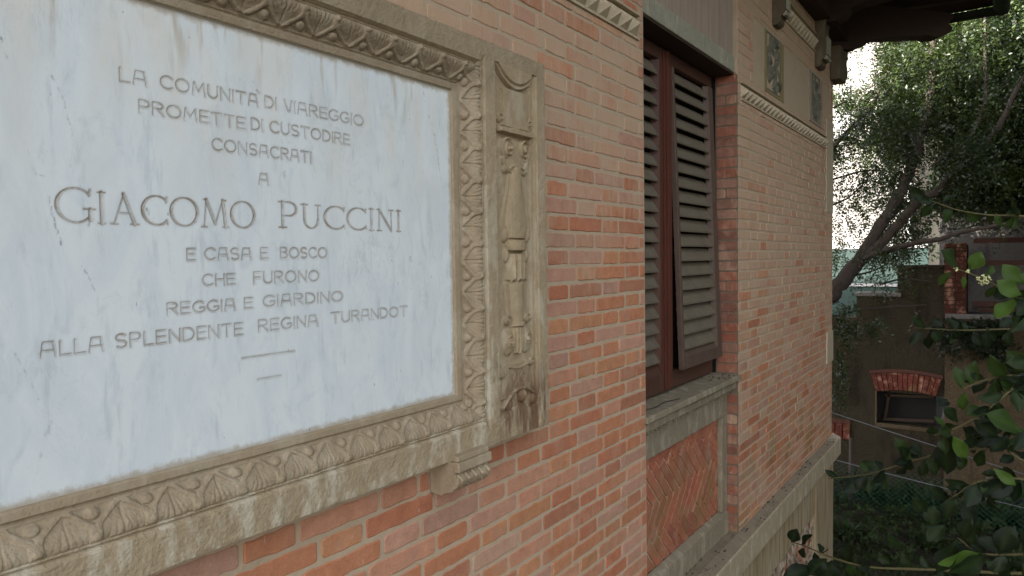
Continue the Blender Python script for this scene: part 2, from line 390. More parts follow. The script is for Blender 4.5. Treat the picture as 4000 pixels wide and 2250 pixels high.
class Bricks:
    def __init__(s): s.v = []; s.f = []; s.c = []
    def brick(s, u0, u1, v0, v1, M, depth=0.0012, col=None, smear=None, joint=0.0056, tilt=True):
        u0 += joint*random.uniform(.7, 1.3); u1 -= joint*random.uniform(.7, 1.3)
        v0 += joint*random.uniform(.75, 1.3); v1 -= joint*random.uniform(.75, 1.3)
        w, h = u1-u0, v1-v0
        if w < 0.008 or h < 0.008: return
        r = min(0.006, w*0.3, h*0.3)*random.uniform(.5, 1.3)
        pts = []
        def edge(ax, ay, bx, by):
            L = math.hypot(bx-ax, by-ay); n = max(1, int(L/0.022))
            for i in range(n):
                t = i/n; j = random.gauss(0, 0.0012)
                pts.append((ax+(bx-ax)*t+(by-ay)/L*j, ay+(by-ay)*t-(bx-ax)/L*j))
        edge(u0+r, v0, u1-r, v0); pts.append((u1-r, v0)); edge(u1, v0+r, u1, v1-r); pts.append((u1, v1-r))
        edge(u1-r, v1, u0+r, v1); pts.append((u0+r, v1)); edge(u0, v1-r, u0, v0+r); pts.append((u0, v0+r))
        cx, cy = (u0+u1)/2, (v0+v1)/2; n = len(pts); b = len(s.v)
        d = depth + random.gauss(0, 0.0008); tu, tv = random.gauss(0, 0.004), random.gauss(0, 0.008)
        ins = 0.0028
        for ring in range(3):
            for (p, q) in pts:
                if ring == 2:
                    p2 = cx+(p-cx)*(1-2*ins/w); q2 = cy+(q-cy)*(1-2*ins/h); nn = d
                else: p2, q2 = p, q; nn = -0.004 if ring == 0 else d-0.0022
                if ring: nn += (p2-cx)*tu+(q2-cy)*tv
                s.v.append(M(p2, q2, nn))
        for ring in range(2):
            for i in range(n):
                j = (i+1) % n
                s.f.append((b+ring*n+i, b+ring*n+j, b+(ring+1)*n+j, b+(ring+1)*n+i))
        s.f.append(tuple(range(b+2*n, b+3*n)))
        if col is None:
            k = RNG.choice(len(PAL), p=PW); c = np.array(PAL[k][0])*random.uniform(1.04, 1.2)
        else: c = np.array(col)*random.uniform(.85, 1.15)
        sm = random.gauss(0, 0.13) if smear is None else smear
        s.c += [(c[0], c[1], c[2], sm)]*(3*n)
    def wall(s, M, zlo, zhi, edge, dirn, length, holes, keep=None):
        # flemish bond laid from an edge (a quoin), alternating stretcher ends and closers
        k0 = int(math.floor((zlo-Z0)/COURSE)); k1 = int(math.ceil((zhi-Z0)/COURSE))
        for k in range(k0, k1):
            z0 = Z0+k*COURSE; z1 = z0+COURSE
            z0c, z1c = max(z0, zlo), min(z1, zhi)
            seq = [(0.2505)] if k % 2 else [0.1395*0.98, 0.0555]
            u = 0.0; i = 0
            sizes = []
            if k % 2 == 1: sizes = []; nxt = 'S'
            else: sizes = [0.0555]; nxt = 'h'
            tot = sum(sizes)
            while tot < length:
                q = 0.2505 if nxt == 'S' else 0.1395
                q *= random.uniform(.985, 1.015); sizes.append(q); tot += q; nxt = 'h' if nxt == 'S' else 'S'
            for q in sizes:
                a, b2 = u, min(u+q, length); u += q
                if a >= length: break
                x0, x1 = (edge+a, edge+b2) if dirn > 0 else (edge-b2, edge-a)
                rs = [(x0, x1, z0c, z1c)]
                for h in holes: rs = [r2 for r in rs for r2 in subtract(r, h)]
                for r in rs:
                    if r[1]-r[0] > 0.012 and r[3]-r[2] > 0.012: s.brick(*r, M)
    def build(s, name, mat, parent, label=None): return obj(name, s.v, s.f, mat, parent, False, s.c, label=label)
FAC = lambda u, v, n: (u, -n, v)
WX0, WX1 = 2.79, 4.055            # window bay
BZ0, BZ1 = 4.395, 4.50            # diamond band
PLQ = (-0.10, 1.88, 2.985, 4.095)
# left of the window
b1 = Bricks(); b1.wall(FAC, 1.90, 5.6, WX0, -1, 3.3, [PLQ, (-1, 2.735, BZ0, BZ1), (1.405, 1.545, 2.895, 2.99)]); 
w1 = b1.build('brickwork', M_BRICK, villa, 'worn orange and red brickwork around the plaque')
# right of the window
holes2 = [(4.12, 6.455, BZ0, BZ1), (4.60, 5.07, 4.535, 4.93), (5.07, 5.835, 4.535, 4.925), (5.835, 6.30, 4.535, 4.93), (4.38, 4.60, 4.535, 4.925), (6.385, 6.62, 4.66, 4.925), (6.47, 6.76, 3.86, 4.66), (5.2, 6.03, 5.10, 5.26), (6.50, 6.76, 2.56, 2.84)]
b2 = Bricks(); b2.wall(FAC, 1.905, 5.7, WX1, 1, HX-WX1, holes2)
w2 = b2.build('brickwork', M_BRICK2, villa, 'paler limewashed brickwork right of the window')
# reveals of the bay and the end wall
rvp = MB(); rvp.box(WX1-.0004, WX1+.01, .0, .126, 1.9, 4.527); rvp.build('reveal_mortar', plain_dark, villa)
rvp = MB(); rvp.box(WX1-.0006, WX1+.01, .1265, .199, 2.823, 4.527); rvp.build('reveal_gap_dark', M_BLACK, villa)  # black plate painting the dark gap between jamb and shutter
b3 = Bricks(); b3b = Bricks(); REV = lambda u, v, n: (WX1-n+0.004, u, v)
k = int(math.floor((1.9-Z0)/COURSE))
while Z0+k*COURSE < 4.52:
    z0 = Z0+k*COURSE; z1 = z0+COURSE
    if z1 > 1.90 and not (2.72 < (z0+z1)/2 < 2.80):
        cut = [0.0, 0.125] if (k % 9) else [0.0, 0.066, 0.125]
        for a, c in zip(cut[:-1], cut[1:]): (b3 if z0 > 2.76 else b3b).brick(a, c, max(z0, 1.90), z1, REV, 0.0062, joint=.0035, smear=random.gauss(0, .12), col=random.choice([(.29, .105, .065), (.25, .115, .08), (.31, .125, .08), (.27, .145, .10)]))  # brick colours darkened for grime and the lintel's shade
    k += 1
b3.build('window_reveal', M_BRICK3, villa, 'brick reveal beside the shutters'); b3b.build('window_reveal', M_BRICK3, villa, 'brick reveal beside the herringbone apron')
bm = MB()   # mortar beds and the wall core
bm.box(-2.6, WX0, 0.0015, 0.35, 0.0, BZ0+.001); bm.box(-2.6, WX0, 0.0015, 0.35, BZ1-.001, 5.95); bm.box(-2.6, WX0, 0.061, 0.35, BZ0+.001, BZ1-.001); bm.box(2.734, WX0, 0.0015, 0.0605, BZ0+.001, BZ1-.001)
for a_, b_, c_, d_, y_ in ((WX1, HX, 0, BZ0+.001, .0015), (WX1, HX, BZ1-.001, 5.101, .0015), (WX1, HX, BZ0+.001, BZ1-.001, .061), (WX1, 4.121, BZ0+.001, BZ1-.001, .0015), (6.454, HX, BZ0+.001, BZ1-.001, .0015), (WX1, HX, 5.251, 5.95, .0015), (WX1, 5.001, 5.101, 5.251, .0015), (6.029, HX, 5.101, 5.251, .0015), (5.001, 6.029, 5.101, 5.251, .061)): bm.box(a_, b_, y_, .35 if y_ > .05 or d_-c_ > .2 else .0605, c_, d_)
bm.box(WX0, WX1, 0.20, 0.35, 0.0, 5.95)
bm.box(HX-0.35, HX, 0.35, 7.0, 0.0, 5.95); bm.box(-2.6, -2.25, 0.35, 7.0, 0.0, 5.95); bm.box(-2.25, HX-0.35, 6.65, 7.0, 0.0, 5.95)
bm.build('mortar_bed', M_MORTAR, villa)
b4 = Bricks(); END = lambda u, v, n: (HX+n, u, v); b4.wall(END, 1.905, 5.0, 0.0, 1, 3.0, []); b4.build('end_brickwork', M_BRICK2, villa)

# diamond band -------------------------------------------------------
def diamond_band(name, x0, x1, z0, z1, lab):
    d = MB(); fz = 0.009
    d.box(x0, x1, -0.012, 0.06, z1-fz, z1); d.box(x0, x1, -0.008, 0.06, z0, z0+fz)
    d.box(x0, x1, 0.012, 0.06, z0+fz, z1-fz)
    n = max(1, round((x1-x0)/0.0863)); p = (x1-x0)/n; zc = (z0+z1)/2; hh = (z1-z0)/2-fz-0.001
    for i in range(n):
        xc = x0+p*(i+.5); hw = p/2*random.uniform(.93, .98); ap = random.uniform(.036, .043); yb = 0.0115
        d.add([(xc-hw, yb, zc-hh), (xc+hw, yb, zc-hh), (xc+hw, yb, zc+hh), (xc-hw, yb, zc+hh), (xc+random.gauss(0, .0015), -ap+0.004, zc+random.gauss(0, .001))],
              [(0, 1, 4), (1, 2, 4), (2, 3, 4), (3, 0, 4)])
    return d.build(name, M_DIAM, villa, label=lab)
diamond_band('diamond_frieze', -0.30, 2.735, BZ0, BZ1, 'diamond pointed stone band left of the window')
diamond_band('diamond_frieze', 4.12, 6.455, BZ0, BZ1, 'diamond pointed stone band right of the window')
diamond_band('diamond_frieze', 5.0, 6.03, 5.10, 5.25, 'diamond pointed band under the eave')

# panels, tiles ------------------------------------------------------
pm = MB(); pm.box(4.385, 4.60, 0.004, 0.03, 4.54, 4.92); pm.build('plaster_panel', M_PANEL, villa)
pm = MB(); pm.box(5.075, 5.83, 0.004, 0.03, 4.54, 4.92); pm.build('plaster_panel', M_PANEL, villa)
pm = MB(); pm.box(6.39, 6.615, 0.006, 0.03, 4.66, 4.92); pm.build('plaster_panel', M_PANEL, villa)
pm = MB(); pm.box(6.475, HX+0.003, -0.004, 0.05, 3.865, 4.65); pm.build('corner_pilaster', M_DIAM, villa, bevel=0.004)
pm = MB(); pm.box(6.505, HX+0.009, -0.009, 0.05, 2.565, 2.835); pm.build('quoin_stone', M_DIAM, villa, bevel=0.006)
pm = MB()
for x0, x1, z0, z1 in ((4.605, 4.645, 4.54, 4.925), (4.985, 5.065, 4.54, 4.925), (4.645, 4.985, 4.54, 4.555)): pm.box(x0, x1, -0.003, 0.03, z0, z1)
pm.build('tile_border', M_YELLOW, villa)
pm = MB()
for x0, x1, z0, z1 in ((5.84, 5.91, 4.54, 4.93), (6.23, 6.295, 4.54, 4.93), (5.91, 6.23, 4.54, 4.56)): pm.box(x0, x1, -0.004, 0.03, z0, z1)
pm.build('tile_border', M_PANEL, villa)
def relief_tile(x0, x1, z0, z1, seed):
    r = np.random.default_rng(seed); nx_, nz = 90, 100
    X, Z = np.meshgrid(np.linspace(0, 1, nx_), np.linspace(0, 1, nz)); H = np.zeros_like(X)
    for _ in range(34):                     # curled leaves in relief
        cx, cz, a, l = r.uniform(0.05, .95), r.uniform(.05, .95), r.uniform(0, 6.28), r.uniform(.10, .24)
        dx, dz = X-cx, Z-cz; u = dx*np.cos(a)+dz*np.sin(a); v = -dx*np.sin(a)+dz*np.cos(a)+2.2*u*u*r.choice([-1, 1])
        q = 1-(u/l)**2-(v/(l*.34))**2; H = np.maximum(H, np.where(q > 0, np.sqrt(np.clip(q, 0, 1))*r.uniform(.016, .034)*(0.75+0.25*np.cos(v*160)), 0))
    e = np.minimum(np.minimum(X, 1-X), np.minimum(Z, 1-Z)); H = np.where(e < 0.035, 0.012, H)
    V = np.stack([x0+(x1-x0)*X, 0.010-H, z0+(z1-z0)*Z], -1).reshape(-1, 3)
    i = np.arange(nx_*nz).reshape(nz, nx_); F = np.stack([i[:-1, :-1], i[:-1, 1:], i[1:, 1:], i[1:, :-1]], -1).reshape(-1, 4)
    obj('relief_tile', V, F, M_RELIEF, villa, True)
relief_tile(4.645, 4.985, 4.555, 4.925, 3); relief_tile(5.912, 6.228, 4.56, 4.925, 8)

# corbels ------------------------------------------------------------
def corbel_profile(p):   # (out, up) from the bottom
    return [(0, 0), (p*.45, 0), (p*.6, .012), (p*.62, .04), (p*.95, .07), (p, .11), (p*.98, .17), (p*.8, .20), (p*.82, .24), (p*1.05, .26), (p*1.08, .33), (0, .33)]
def stone_corbel(x0, x1, z, p, lab=None):
    d = MB(); d.prism([(-o, z+u) for o, u in corbel_profile(p)], 'x', x0, x1); d.build('stone_corbel', M_LINT, villa, bevel=0.004, label=lab)
for x0, x1 in ((4.775, 4.892), (6.02, 6.19)):
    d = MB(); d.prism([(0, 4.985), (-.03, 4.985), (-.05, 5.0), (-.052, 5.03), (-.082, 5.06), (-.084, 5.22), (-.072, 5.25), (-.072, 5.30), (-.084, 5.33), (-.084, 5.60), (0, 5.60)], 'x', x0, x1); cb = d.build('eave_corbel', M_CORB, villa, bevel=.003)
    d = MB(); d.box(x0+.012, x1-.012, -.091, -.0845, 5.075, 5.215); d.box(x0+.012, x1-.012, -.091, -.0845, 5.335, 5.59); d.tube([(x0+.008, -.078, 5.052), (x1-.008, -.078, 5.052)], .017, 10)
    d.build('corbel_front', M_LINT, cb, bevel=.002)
d = MB(); poly = corbel_profile(0.19)
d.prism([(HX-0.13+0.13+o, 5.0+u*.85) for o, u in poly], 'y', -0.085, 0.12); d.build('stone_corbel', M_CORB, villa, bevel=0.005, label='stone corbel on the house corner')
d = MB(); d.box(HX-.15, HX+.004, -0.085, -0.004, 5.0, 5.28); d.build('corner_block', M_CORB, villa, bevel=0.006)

# eave ----------------------------------------------------------------
OV = 1.20; ZE = 5.76; SL = 0.32
roof = MB()
X0r, X1r, Y0r, Y1r = -3.4, HX+OV, -OV, 7.0+OV
dd = (Y1r-Y0r)/2; zr = ZE+SL*dd
A = [(X0r, Y0r, ZE), (X1r, Y0r, ZE), (X1r, Y1r, ZE), (X0r, Y1r, ZE), (X0r+dd, Y0r+dd, zr), (X1r-dd, Y0r+dd, zr)]
top = [(x, y, z+0.09) for x, y, z in A]
roof.add(A+top, [(1, 0, 4, 5), (2, 1, 5), (3, 2, 5, 4), (0, 3, 4), (6, 7, 11, 10), (7, 8, 11), (8, 9, 10, 11), (9, 6, 10), (0, 1, 7, 6), (1, 2, 8, 7), (2, 3, 9, 8), (3, 0, 6, 9)])
ro = obj('roof', roof.v, roof.f, M_DARKWOOD, villa, mats=[M_DARKWOOD, M_TILE], midx=[0, 0, 0, 0, 1, 1, 1, 1, 0, 0, 0, 0])
rf = MB()
for x in np.arange(-3.0, HX-0.1, 0.55): rf.beam((x, 0.3, ZE+SL*(OV+.3)-.07), (x, -OV+.08, ZE+SL*.08-.07), 0.08, 0.11)
for y in np.arange(0.35, 6.8, 0.55): rf.beam((HX-.3, y, ZE+SL*(OV+.3)-.07), (X1r-.08, y, ZE+SL*.08-.07), 0.08, 0.11)
for q in (0.45, 0.85):
    rf.beam((HX+q-.05, 0.3-0.05, ZE+SL*(OV-q)-.05), (HX+q-.05, -OV+.1 if q < .6 else -OV+.1, ZE+SL*.1-.02), 0.08, 0.08)
rf.build('rafter_row', M_DARKWOOD, villa)
hb = MB()   # diagonal hip beam with its stepped bracket
dg = np.array([1, -1, 0])/math.sqrt(2)
def diag_prism(mb, prof, w):
    n = len(prof); sd = np.array([1, 1, 0])/math.sqrt(2); v = []
    for s_ in (-1, 1):
        for (q, z) in prof: v.append(np.array([HX-0.04, 0.04, 0])+dg*q*math.sqrt(2)+sd*s_*w/2+np.array([0, 0, z]))
    f = [tuple(range(n)), tuple(range(2*n-1, n-1, -1))]+[(i, n+i, n+(i+1) % n, (i+1) % n) for i in range(n)]
    mb.add(v, f)
diag_prism(hb, [(-.1, 5.28), (0.10, 5.27), (0.17, 5.285), (0.215, 5.31), (0.245, 5.35), (0.31, 5.385), (0.66, 5.425), (0.70, 5.41), (0.77, 5.425), (0.815, 5.46), (0.83, 5.50), (0.80, 5.535), (0.84, 5.60), (0.80, 5.63), (0.3, 5.66), (-.1, 5.72)], 0.16)
hb.build('hip_bracket', M_DARKWOOD, villa)
for i, (x, l) in enumerate(((4.83, .95), (6.10, .95), (3.0, .95), (1.2, .95))):
    e = MB(); e.prism([(0.1, 5.32), (-.16, 5.32), (-.22, 5.35), (-.25, 5.39), (-.32, 5.41), (-l+.12, 5.46), (-l, 5.52), (-l-.02, 5.58), (-l, 5.64), (-.1, 5.80), (0.1, 5.84)], 'x', x-.07, x+.07)
    e.build('eave_bracket', M_DARKWOOD, villa)
e = MB(); e.box(4.0, HX+.12, -.12, .0, 5.34, 5.70); e.build('wall_plate', M_DARKWOOD, villa)
gm = MB()
def gutter(p, q, r=0.065):
    p, q = np.array(p, float), np.array(q, float); d = (q-p)/np.linalg.norm(q-p); sd = np.cross(d, (0, 0, 1)); V = []; k = 12
    for c in (p, q):
        for rr in (r, r-.006):
            for j in range(k+1):
                t = math.pi+math.pi*j/k; V.append(c+sd*math.cos(t)*rr+np.array([0, 0, math.sin(t)*rr]))
    n = k+1; F = []
    for j in range(k):
        F += [(j, j+1, 2*n+j+1, 2*n+j), (n+j+1, n+j, 3*n+j, 3*n+j+1), (j+1, j, n+j, n+j+1), (2*n+j, 2*n+j+1, 3*n+j+1, 3*n+j)]
    F += [(0, 2*n, 3*n, n), (n-1, 2*n-1, 4*n-1, 3*n-1)]
    F += [tuple(range(n)), tuple(range(3*n-1, 2*n-1, -1))]
    gm.add(V, F)
GZ = 5.735
gutter((X0r, -OV+.0, GZ), (X1r+.05, -OV+.0, GZ)); gutter((X1r+.0, -OV-.05, GZ), (X1r+.0, 7+OV, GZ))
gm.build('gutter', M_COPPER, villa, True)

# lintel, panel above the window --------------------------------------
lt = MB(); lt.box(WX0+.003, WX1+.004, 0.015, 0.20, 4.538, 4.628); lt.build('window_lintel', M_LINT, villa, bevel=0.004)
lt = MB(); lt.box(WX0+.003, WX1-.016, 0.022, 0.20, 4.630, 5.6); lt.build('plaster_panel', M_PANEL, villa, label='streaked plaster panel over the window')
# sill, apron ----------------------------------------------------------
lt = MB(); lt.box(WX0+.003, WX1-.002, 0.022, 0.198, 4.527, 4.5365); lt.build('soffit_shade_board', M_DARKWOOD, villa)  # dark board added to paint the shade under the lintel
sm = MB(); sm.box(2.772, 4.072, -0.016, 0.20, 2.792, 2.822); sill = sm.build('window_sill', M_SILL, villa, bevel=0.004)
sm = MB(); sm.prism([(-0.002, 2.791), (0.012, 2.775), (0.012, 2.745), (0.035, 2.735), (0.04, 2.724), (0.20, 2.724), (0.20, 2.791)], 'x', WX0+.003, WX1-.006)
sm.build('sill_moulding', M_SILL, villa)
ap = MB()
ap.box(WX0+.003, WX1-.008, 0.058, 0.20, 2.59, 2.723)
ap.box(3.962, WX1-.008, 0.0605, 0.20, 2.036, 2.588); ap.box(WX0+.003, 2.883, 0.0605, 0.20, 2.036, 2.588)
ap.prism([(0.052, 1.89), (0.054, 2.015), (0.088, 2.036), (0.20, 2.036), (0.20, 1.89)], 'x', WX0+.003, WX1-.008)
for i in range(28): ap.box(2.83+i*.044, 2.848+i*.044, 0.045, 0.059, 2.708, 2.723)
ap.build('apron_frame', M_SILL, villa, bevel=0.003)
hbk = Bricks(); HW = 0.0605; r2 = math.sqrt(.5)
def herr(a, b, la, lb):
    def HM(u, v, n): return (2.80+(u+v)*r2, 0.092-n, 2.155+(v-u)*r2)
    c = ((a+la/2)+(b+lb/2))*r2+2.80; z = 2.155+((b+lb/2)-(a+la/2))*r2
    if not (2.75 < c < 4.08 and 1.90 < z < 2.72): return
    col = random.choice([(.41, .150, .084), (.39, .138, .080), (.42, .165, .095), (.375, .13, .08)])
    hbk.brick(a, a+la, b, b+lb, HM, 0.004, smear=random.gauss(.03, .06), joint=0.0034, col=col)
for j_ in range(-6, 7):
    for i in range(-30, 60):
        herr(i*HW, (i+8*j_)*HW, 4*HW, HW); herr(i*HW, (i+1+8*j_)*HW, HW, 4*HW)
V = np.array(hbk.v); V[:, 0] = np.clip(V[:, 0], 2.886, 3.960); V[:, 2] = np.clip(V[:, 2], 2.038, 2.588); hbk.v = [tuple(p) for p in V]
hbk.build('herringbone_panel', M_HERR, villa)
hp = MB(); hp.box(2.884, 3.961, 0.094, 0.19, 2.037, 2.589); hp.build('herringbone_mortar', M_MORTAR, villa)

# shutters ----------------------------------------------------------------
YS = 0.130; XC = 3.333; XR = 4.004
wf = MB(); wf.box(WX0+.02, WX1-.004, YS+.040, 0.198, 2.823, 4.526); wfo = wf.build('louvre_dark_backing', M_BLACK, villa)  # black box painting the darkness behind the louvres
def slats(mb, x0, x1, z0, z1, n, y, lean=0.0):
    p = (z1-z0)/n
    for i in range(n):
        zb = z0+p*i; zt = zb+p*0.85; o = lambda z: -(z1-z)*lean
        j = random.gauss(0, .0012)
        poly = [(y+0.034+o(zt), zt+.004+j), (y+0.002+o(zb), zb+0.013+j), (y-0.003+o(zb), zb+0.008+j), (y-0.002+o(zb), zb+j), (y+0.006+o(zb), zb-.001+j), (y+0.038+o(zt), zt-.008+j)]
        mb.prism(poly, 'x', x0, x1)
def stile(mb, x0, x1, z0, z1, y0, y1, lean=0.0, ztop=4.46):
    v = []
    for z in (z0, z1):
        o = -(ztop-z)*lean
        v += [(x0, y0+o, z), (x1, y0+o, z), (x1, y1+o, z), (x0, y1+o, z)]
    mb.add(v, [(3, 2, 1, 0), (4, 5, 6, 7), (0, 1, 5, 4), (1, 2, 6, 5), (2, 3, 7, 6), (3, 0, 4, 7)])
ZB, ZT = 2.985, 4.455
def shutter(x0, x1, wl, wr, lab):
    fr = MB()
    stile(fr, x0, x0+wl, 2.835, 4.52, YS, YS+.038); stile(fr, x1-wr, x1, 2.835, 4.52, YS, YS+.038)
    stile(fr, x0+wl, x1-wr, 4.46, 4.52, YS+.001, YS+.037); stile(fr, x0+wl, x1-wr, 2.835, 2.925, YS+.001, YS+.037)
    return fr.build('window_shutter', M_SHUT, wfo, bevel=0.003, label=lab)
shutter(WX0+.022, XC-.001, .075, .072, 'closed left louvred shutter leaf')
shutter(XC+.001, XR, .072, .03, 'right shutter leaf with its louvred flap pushed out')
lv = MB(); slats(lv, WX0+.08, XC-.094, ZB, ZT, 20, YS+.001); lv.build('louvre_slats', M_LOUV, wfo)
br = MB()
br.add([(XC-.073, YS+.002, 2.975), (XC-.073, YS+.002, 4.46), (XC-.102, YS+.037, 4.46), (XC-.102, YS+.037, 2.975)], [(0, 1, 2, 3)])
br.add([(WX0+.097, YS+.002, 2.925), (XC-.073, YS+.002, 2.925), (XC-.073, YS+.030, 2.984), (WX0+.097, YS+.030, 2.984)], [(0, 1, 2, 3)])
br.build('shutter_bevel', M_SHUT, wfo)
at = MB(); at.box(XC-.034, XC+.034, YS-.008, YS-.0005, 2.84, 4.51); at.box(XC-.012, XC+.012, YS-.017, YS-.0085, 2.84, 4.51); at.box(XC-.071, XC-.040, YS-.003, YS-.0004, 2.93, 4.46); at.box(XC+.040, XC+.071, YS-.003, YS-.0004, 2.93, 4.46)
at.build('astragal', M_ASTR, wfo, bevel=0.002)
LEAN = 0.052/1.5; fl = MB(); fx0, fx1 = XC+.076, XR-.004
stile(fl, fx0, fx0+.026, 2.93, 4.455, YS-.006, YS+.022, LEAN); stile(fl, fx1-.072, fx1, 2.93, 4.455, YS-.006, YS+.022, LEAN)
stile(fl, fx0+.026, fx1-.072, 2.93, 2.995, YS-.005, YS+.021, LEAN)
fl.build('shutter_flap', M_FLAP, wfo, bevel=0.003)
lv = MB(); slats(lv, fx0+.026, fx1-.088, 3.03, ZT, 19, YS-.004, LEAN); lv.build('louvre_slats', M_LOUV, wfo, label='dusty slats of the tilted flap')
lv = MB()
v = []
for z, dy in ((2.995, .0), (3.03, .022)):
    o = -(4.46-z)*LEAN; v += [(fx0+.026, YS-.004+dy+o, z), (fx1-.072, YS-.004+dy+o, z)]
lv.add(v, [(0, 1, 3, 2)]); v = []
for z in (2.995, 4.455):
    o = -(4.46-z)*LEAN; v += [(fx1-.0725, YS-.004+o, z), (fx1-.096, YS+.020+o, z)]
lv.add(v, [(0, 1, 3, 2)])
lv.build('flap_bevel', M_FLAP, wfo)

# ledge and plinth ---------------------------------------------------------
lg = MB(); LP = [(0.20, 1.725), (-0.065, 1.725), (-0.066, 1.873), (-0.060, 1.879), (-0.002, 1.903), (0.20, 1.904)]
lg.prism(LP, 'x', -2.6, HX+.062)
nf = len(lg.f)
obj('string_course', lg.v, lg.f, M_LEDGE, villa, mats=[M_LEDGE, M_LTOP], midx=[0, 0]+[0, 0, 0, 1, 1, 0], bevel=0.005)
pl = MB(); pl.box(-2.6, 5.958, -0.022, 0.0, 1.425, 1.724); pl.box(-2.6, 5.958, -0.022, 0.0, 0, .35)
pl.box(5.96, 6.64, -0.034, 0.0, 0.0, 1.724); pl.build('plinth_band', M_STREAK, villa, bevel=0.005)
pl = MB(); pl.box(6.641, HX+.01, -0.012, 0.0, 0, 1.724); pl.build('plinth_corner', M_RUBBLE, villa, bevel=0.006)
rx = np.linspace(-2.6, 5.957, 260); rz = np.linspace(0.351, 1.424, 44)
X, Z = np.meshgrid(rx, rz); Y = -0.008+0.012*RNG.standard_normal(X.shape)*0.5+0.012*np.sin(X*23+np.sin(Z*17)*2)*np.sin(Z*21+X*5)
i = np.arange(X.size).reshape(X.shape); F = np.stack([i[:-1, :-1], i[:-1, 1:], i[1:, 1:], i[1:, :-1]], -1).reshape(-1, 4)
obj('plinth_rubble', np.stack([X, Y, Z], -1).reshape(-1, 3), F, M_RUBBLE, villa, True)
lit = MB()
for _ in range(190):
    x = random.uniform(2.6, 6.7); t = random.random()**1.6; y = -0.004-0.055*t if not (WX0 < x < WX1) else 0.05-0.11*t
    z = 1.905-max(0, -y-.002)*0.42; r = random.uniform(.003, .013)*(1.3 if random.random() < .15 else 1); a = random.uniform(0, 6.28)
    c, s_ = math.cos(a), math.sin(a)
    lit.add([(x+c*r*1.6, y+s_*r*.6, z+.003), (x-s_*r*.5, y+c*r*.3, z+.003+r*.4), (x-c*r*1.6, y-s_*r*.6, z+.002), (x+s_*r*.5, y-c*r*.3, z+.001)], [(0, 1, 2, 3)])
for _ in range(22):
    x = random.uniform(3.75, 4.05); y = random.uniform(.0, .14); r = random.uniform(.003, .010); a = random.uniform(0, 6.28); c, s_ = math.cos(a), math.sin(a)
    lit.add([(x+c*r, y+s_*r, 2.825), (x-s_*r*.4, y+c*r*.4, 2.829), (x-c*r, y-s_*r, 2.824), (x+s_*r*.4, y-c*r*.4, 2.8235)], [(0, 1, 2, 3)])
tag(lit.build('leaf_litter', M_LITTER), 'dark dry leaf litter scattered along the stone ledge and window sill', 'leaf litter', kind='stuff')
tw = MB(); tw.tube(smoothpath([(2.83, 0.06, 2.8275), (2.95, 0.03, 2.829), (3.07, 0.035, 2.831), (3.2, 0.01, 2.828)]), .0022, 5)
tag(tw.build('twig', M_LITTER), 'thin dry twig lying on the grey stone window sill', 'twig')

# ------------------------------------------------------------------ memorial plaque
plaque = thing('memorial_plaque', (0.888, 0.0, 2.976), 'large engraved white marble plaque in a carved sandstone frame on brick wall', 'plaque')
MX0, MX1, MZ0, MZ1 = 0.303, 1.473, 3.137, 3.953
FX0, FX1, FZ0, FZ1 = -0.119, 1.895, 2.976, 4.105
STEP = 0.0015
gx = np.concatenate([np.arange(FX0, 0.36, 0.006), np.arange(0.36, FX1+1e-6, STEP)]); gx[-1] = FX1
gz = np.linspace(FZ0, FZ1, int(round((FZ1-FZ0)/STEP))+1)
GX, GZc = np.meshgrid(gx, gz)
HT = np.full(GX.shape, 0.035)            # height above the brick face
STAIN = np.zeros(GX.shape, np.float32); CRACK = np.zeros(GX.shape, np.float32); WORD = np.zeros(GX.shape, np.int16)
def smst(a, b, x):
    t = np.clip((x-a)/(b-a), 0, 1); return t*t*(3-2*t)
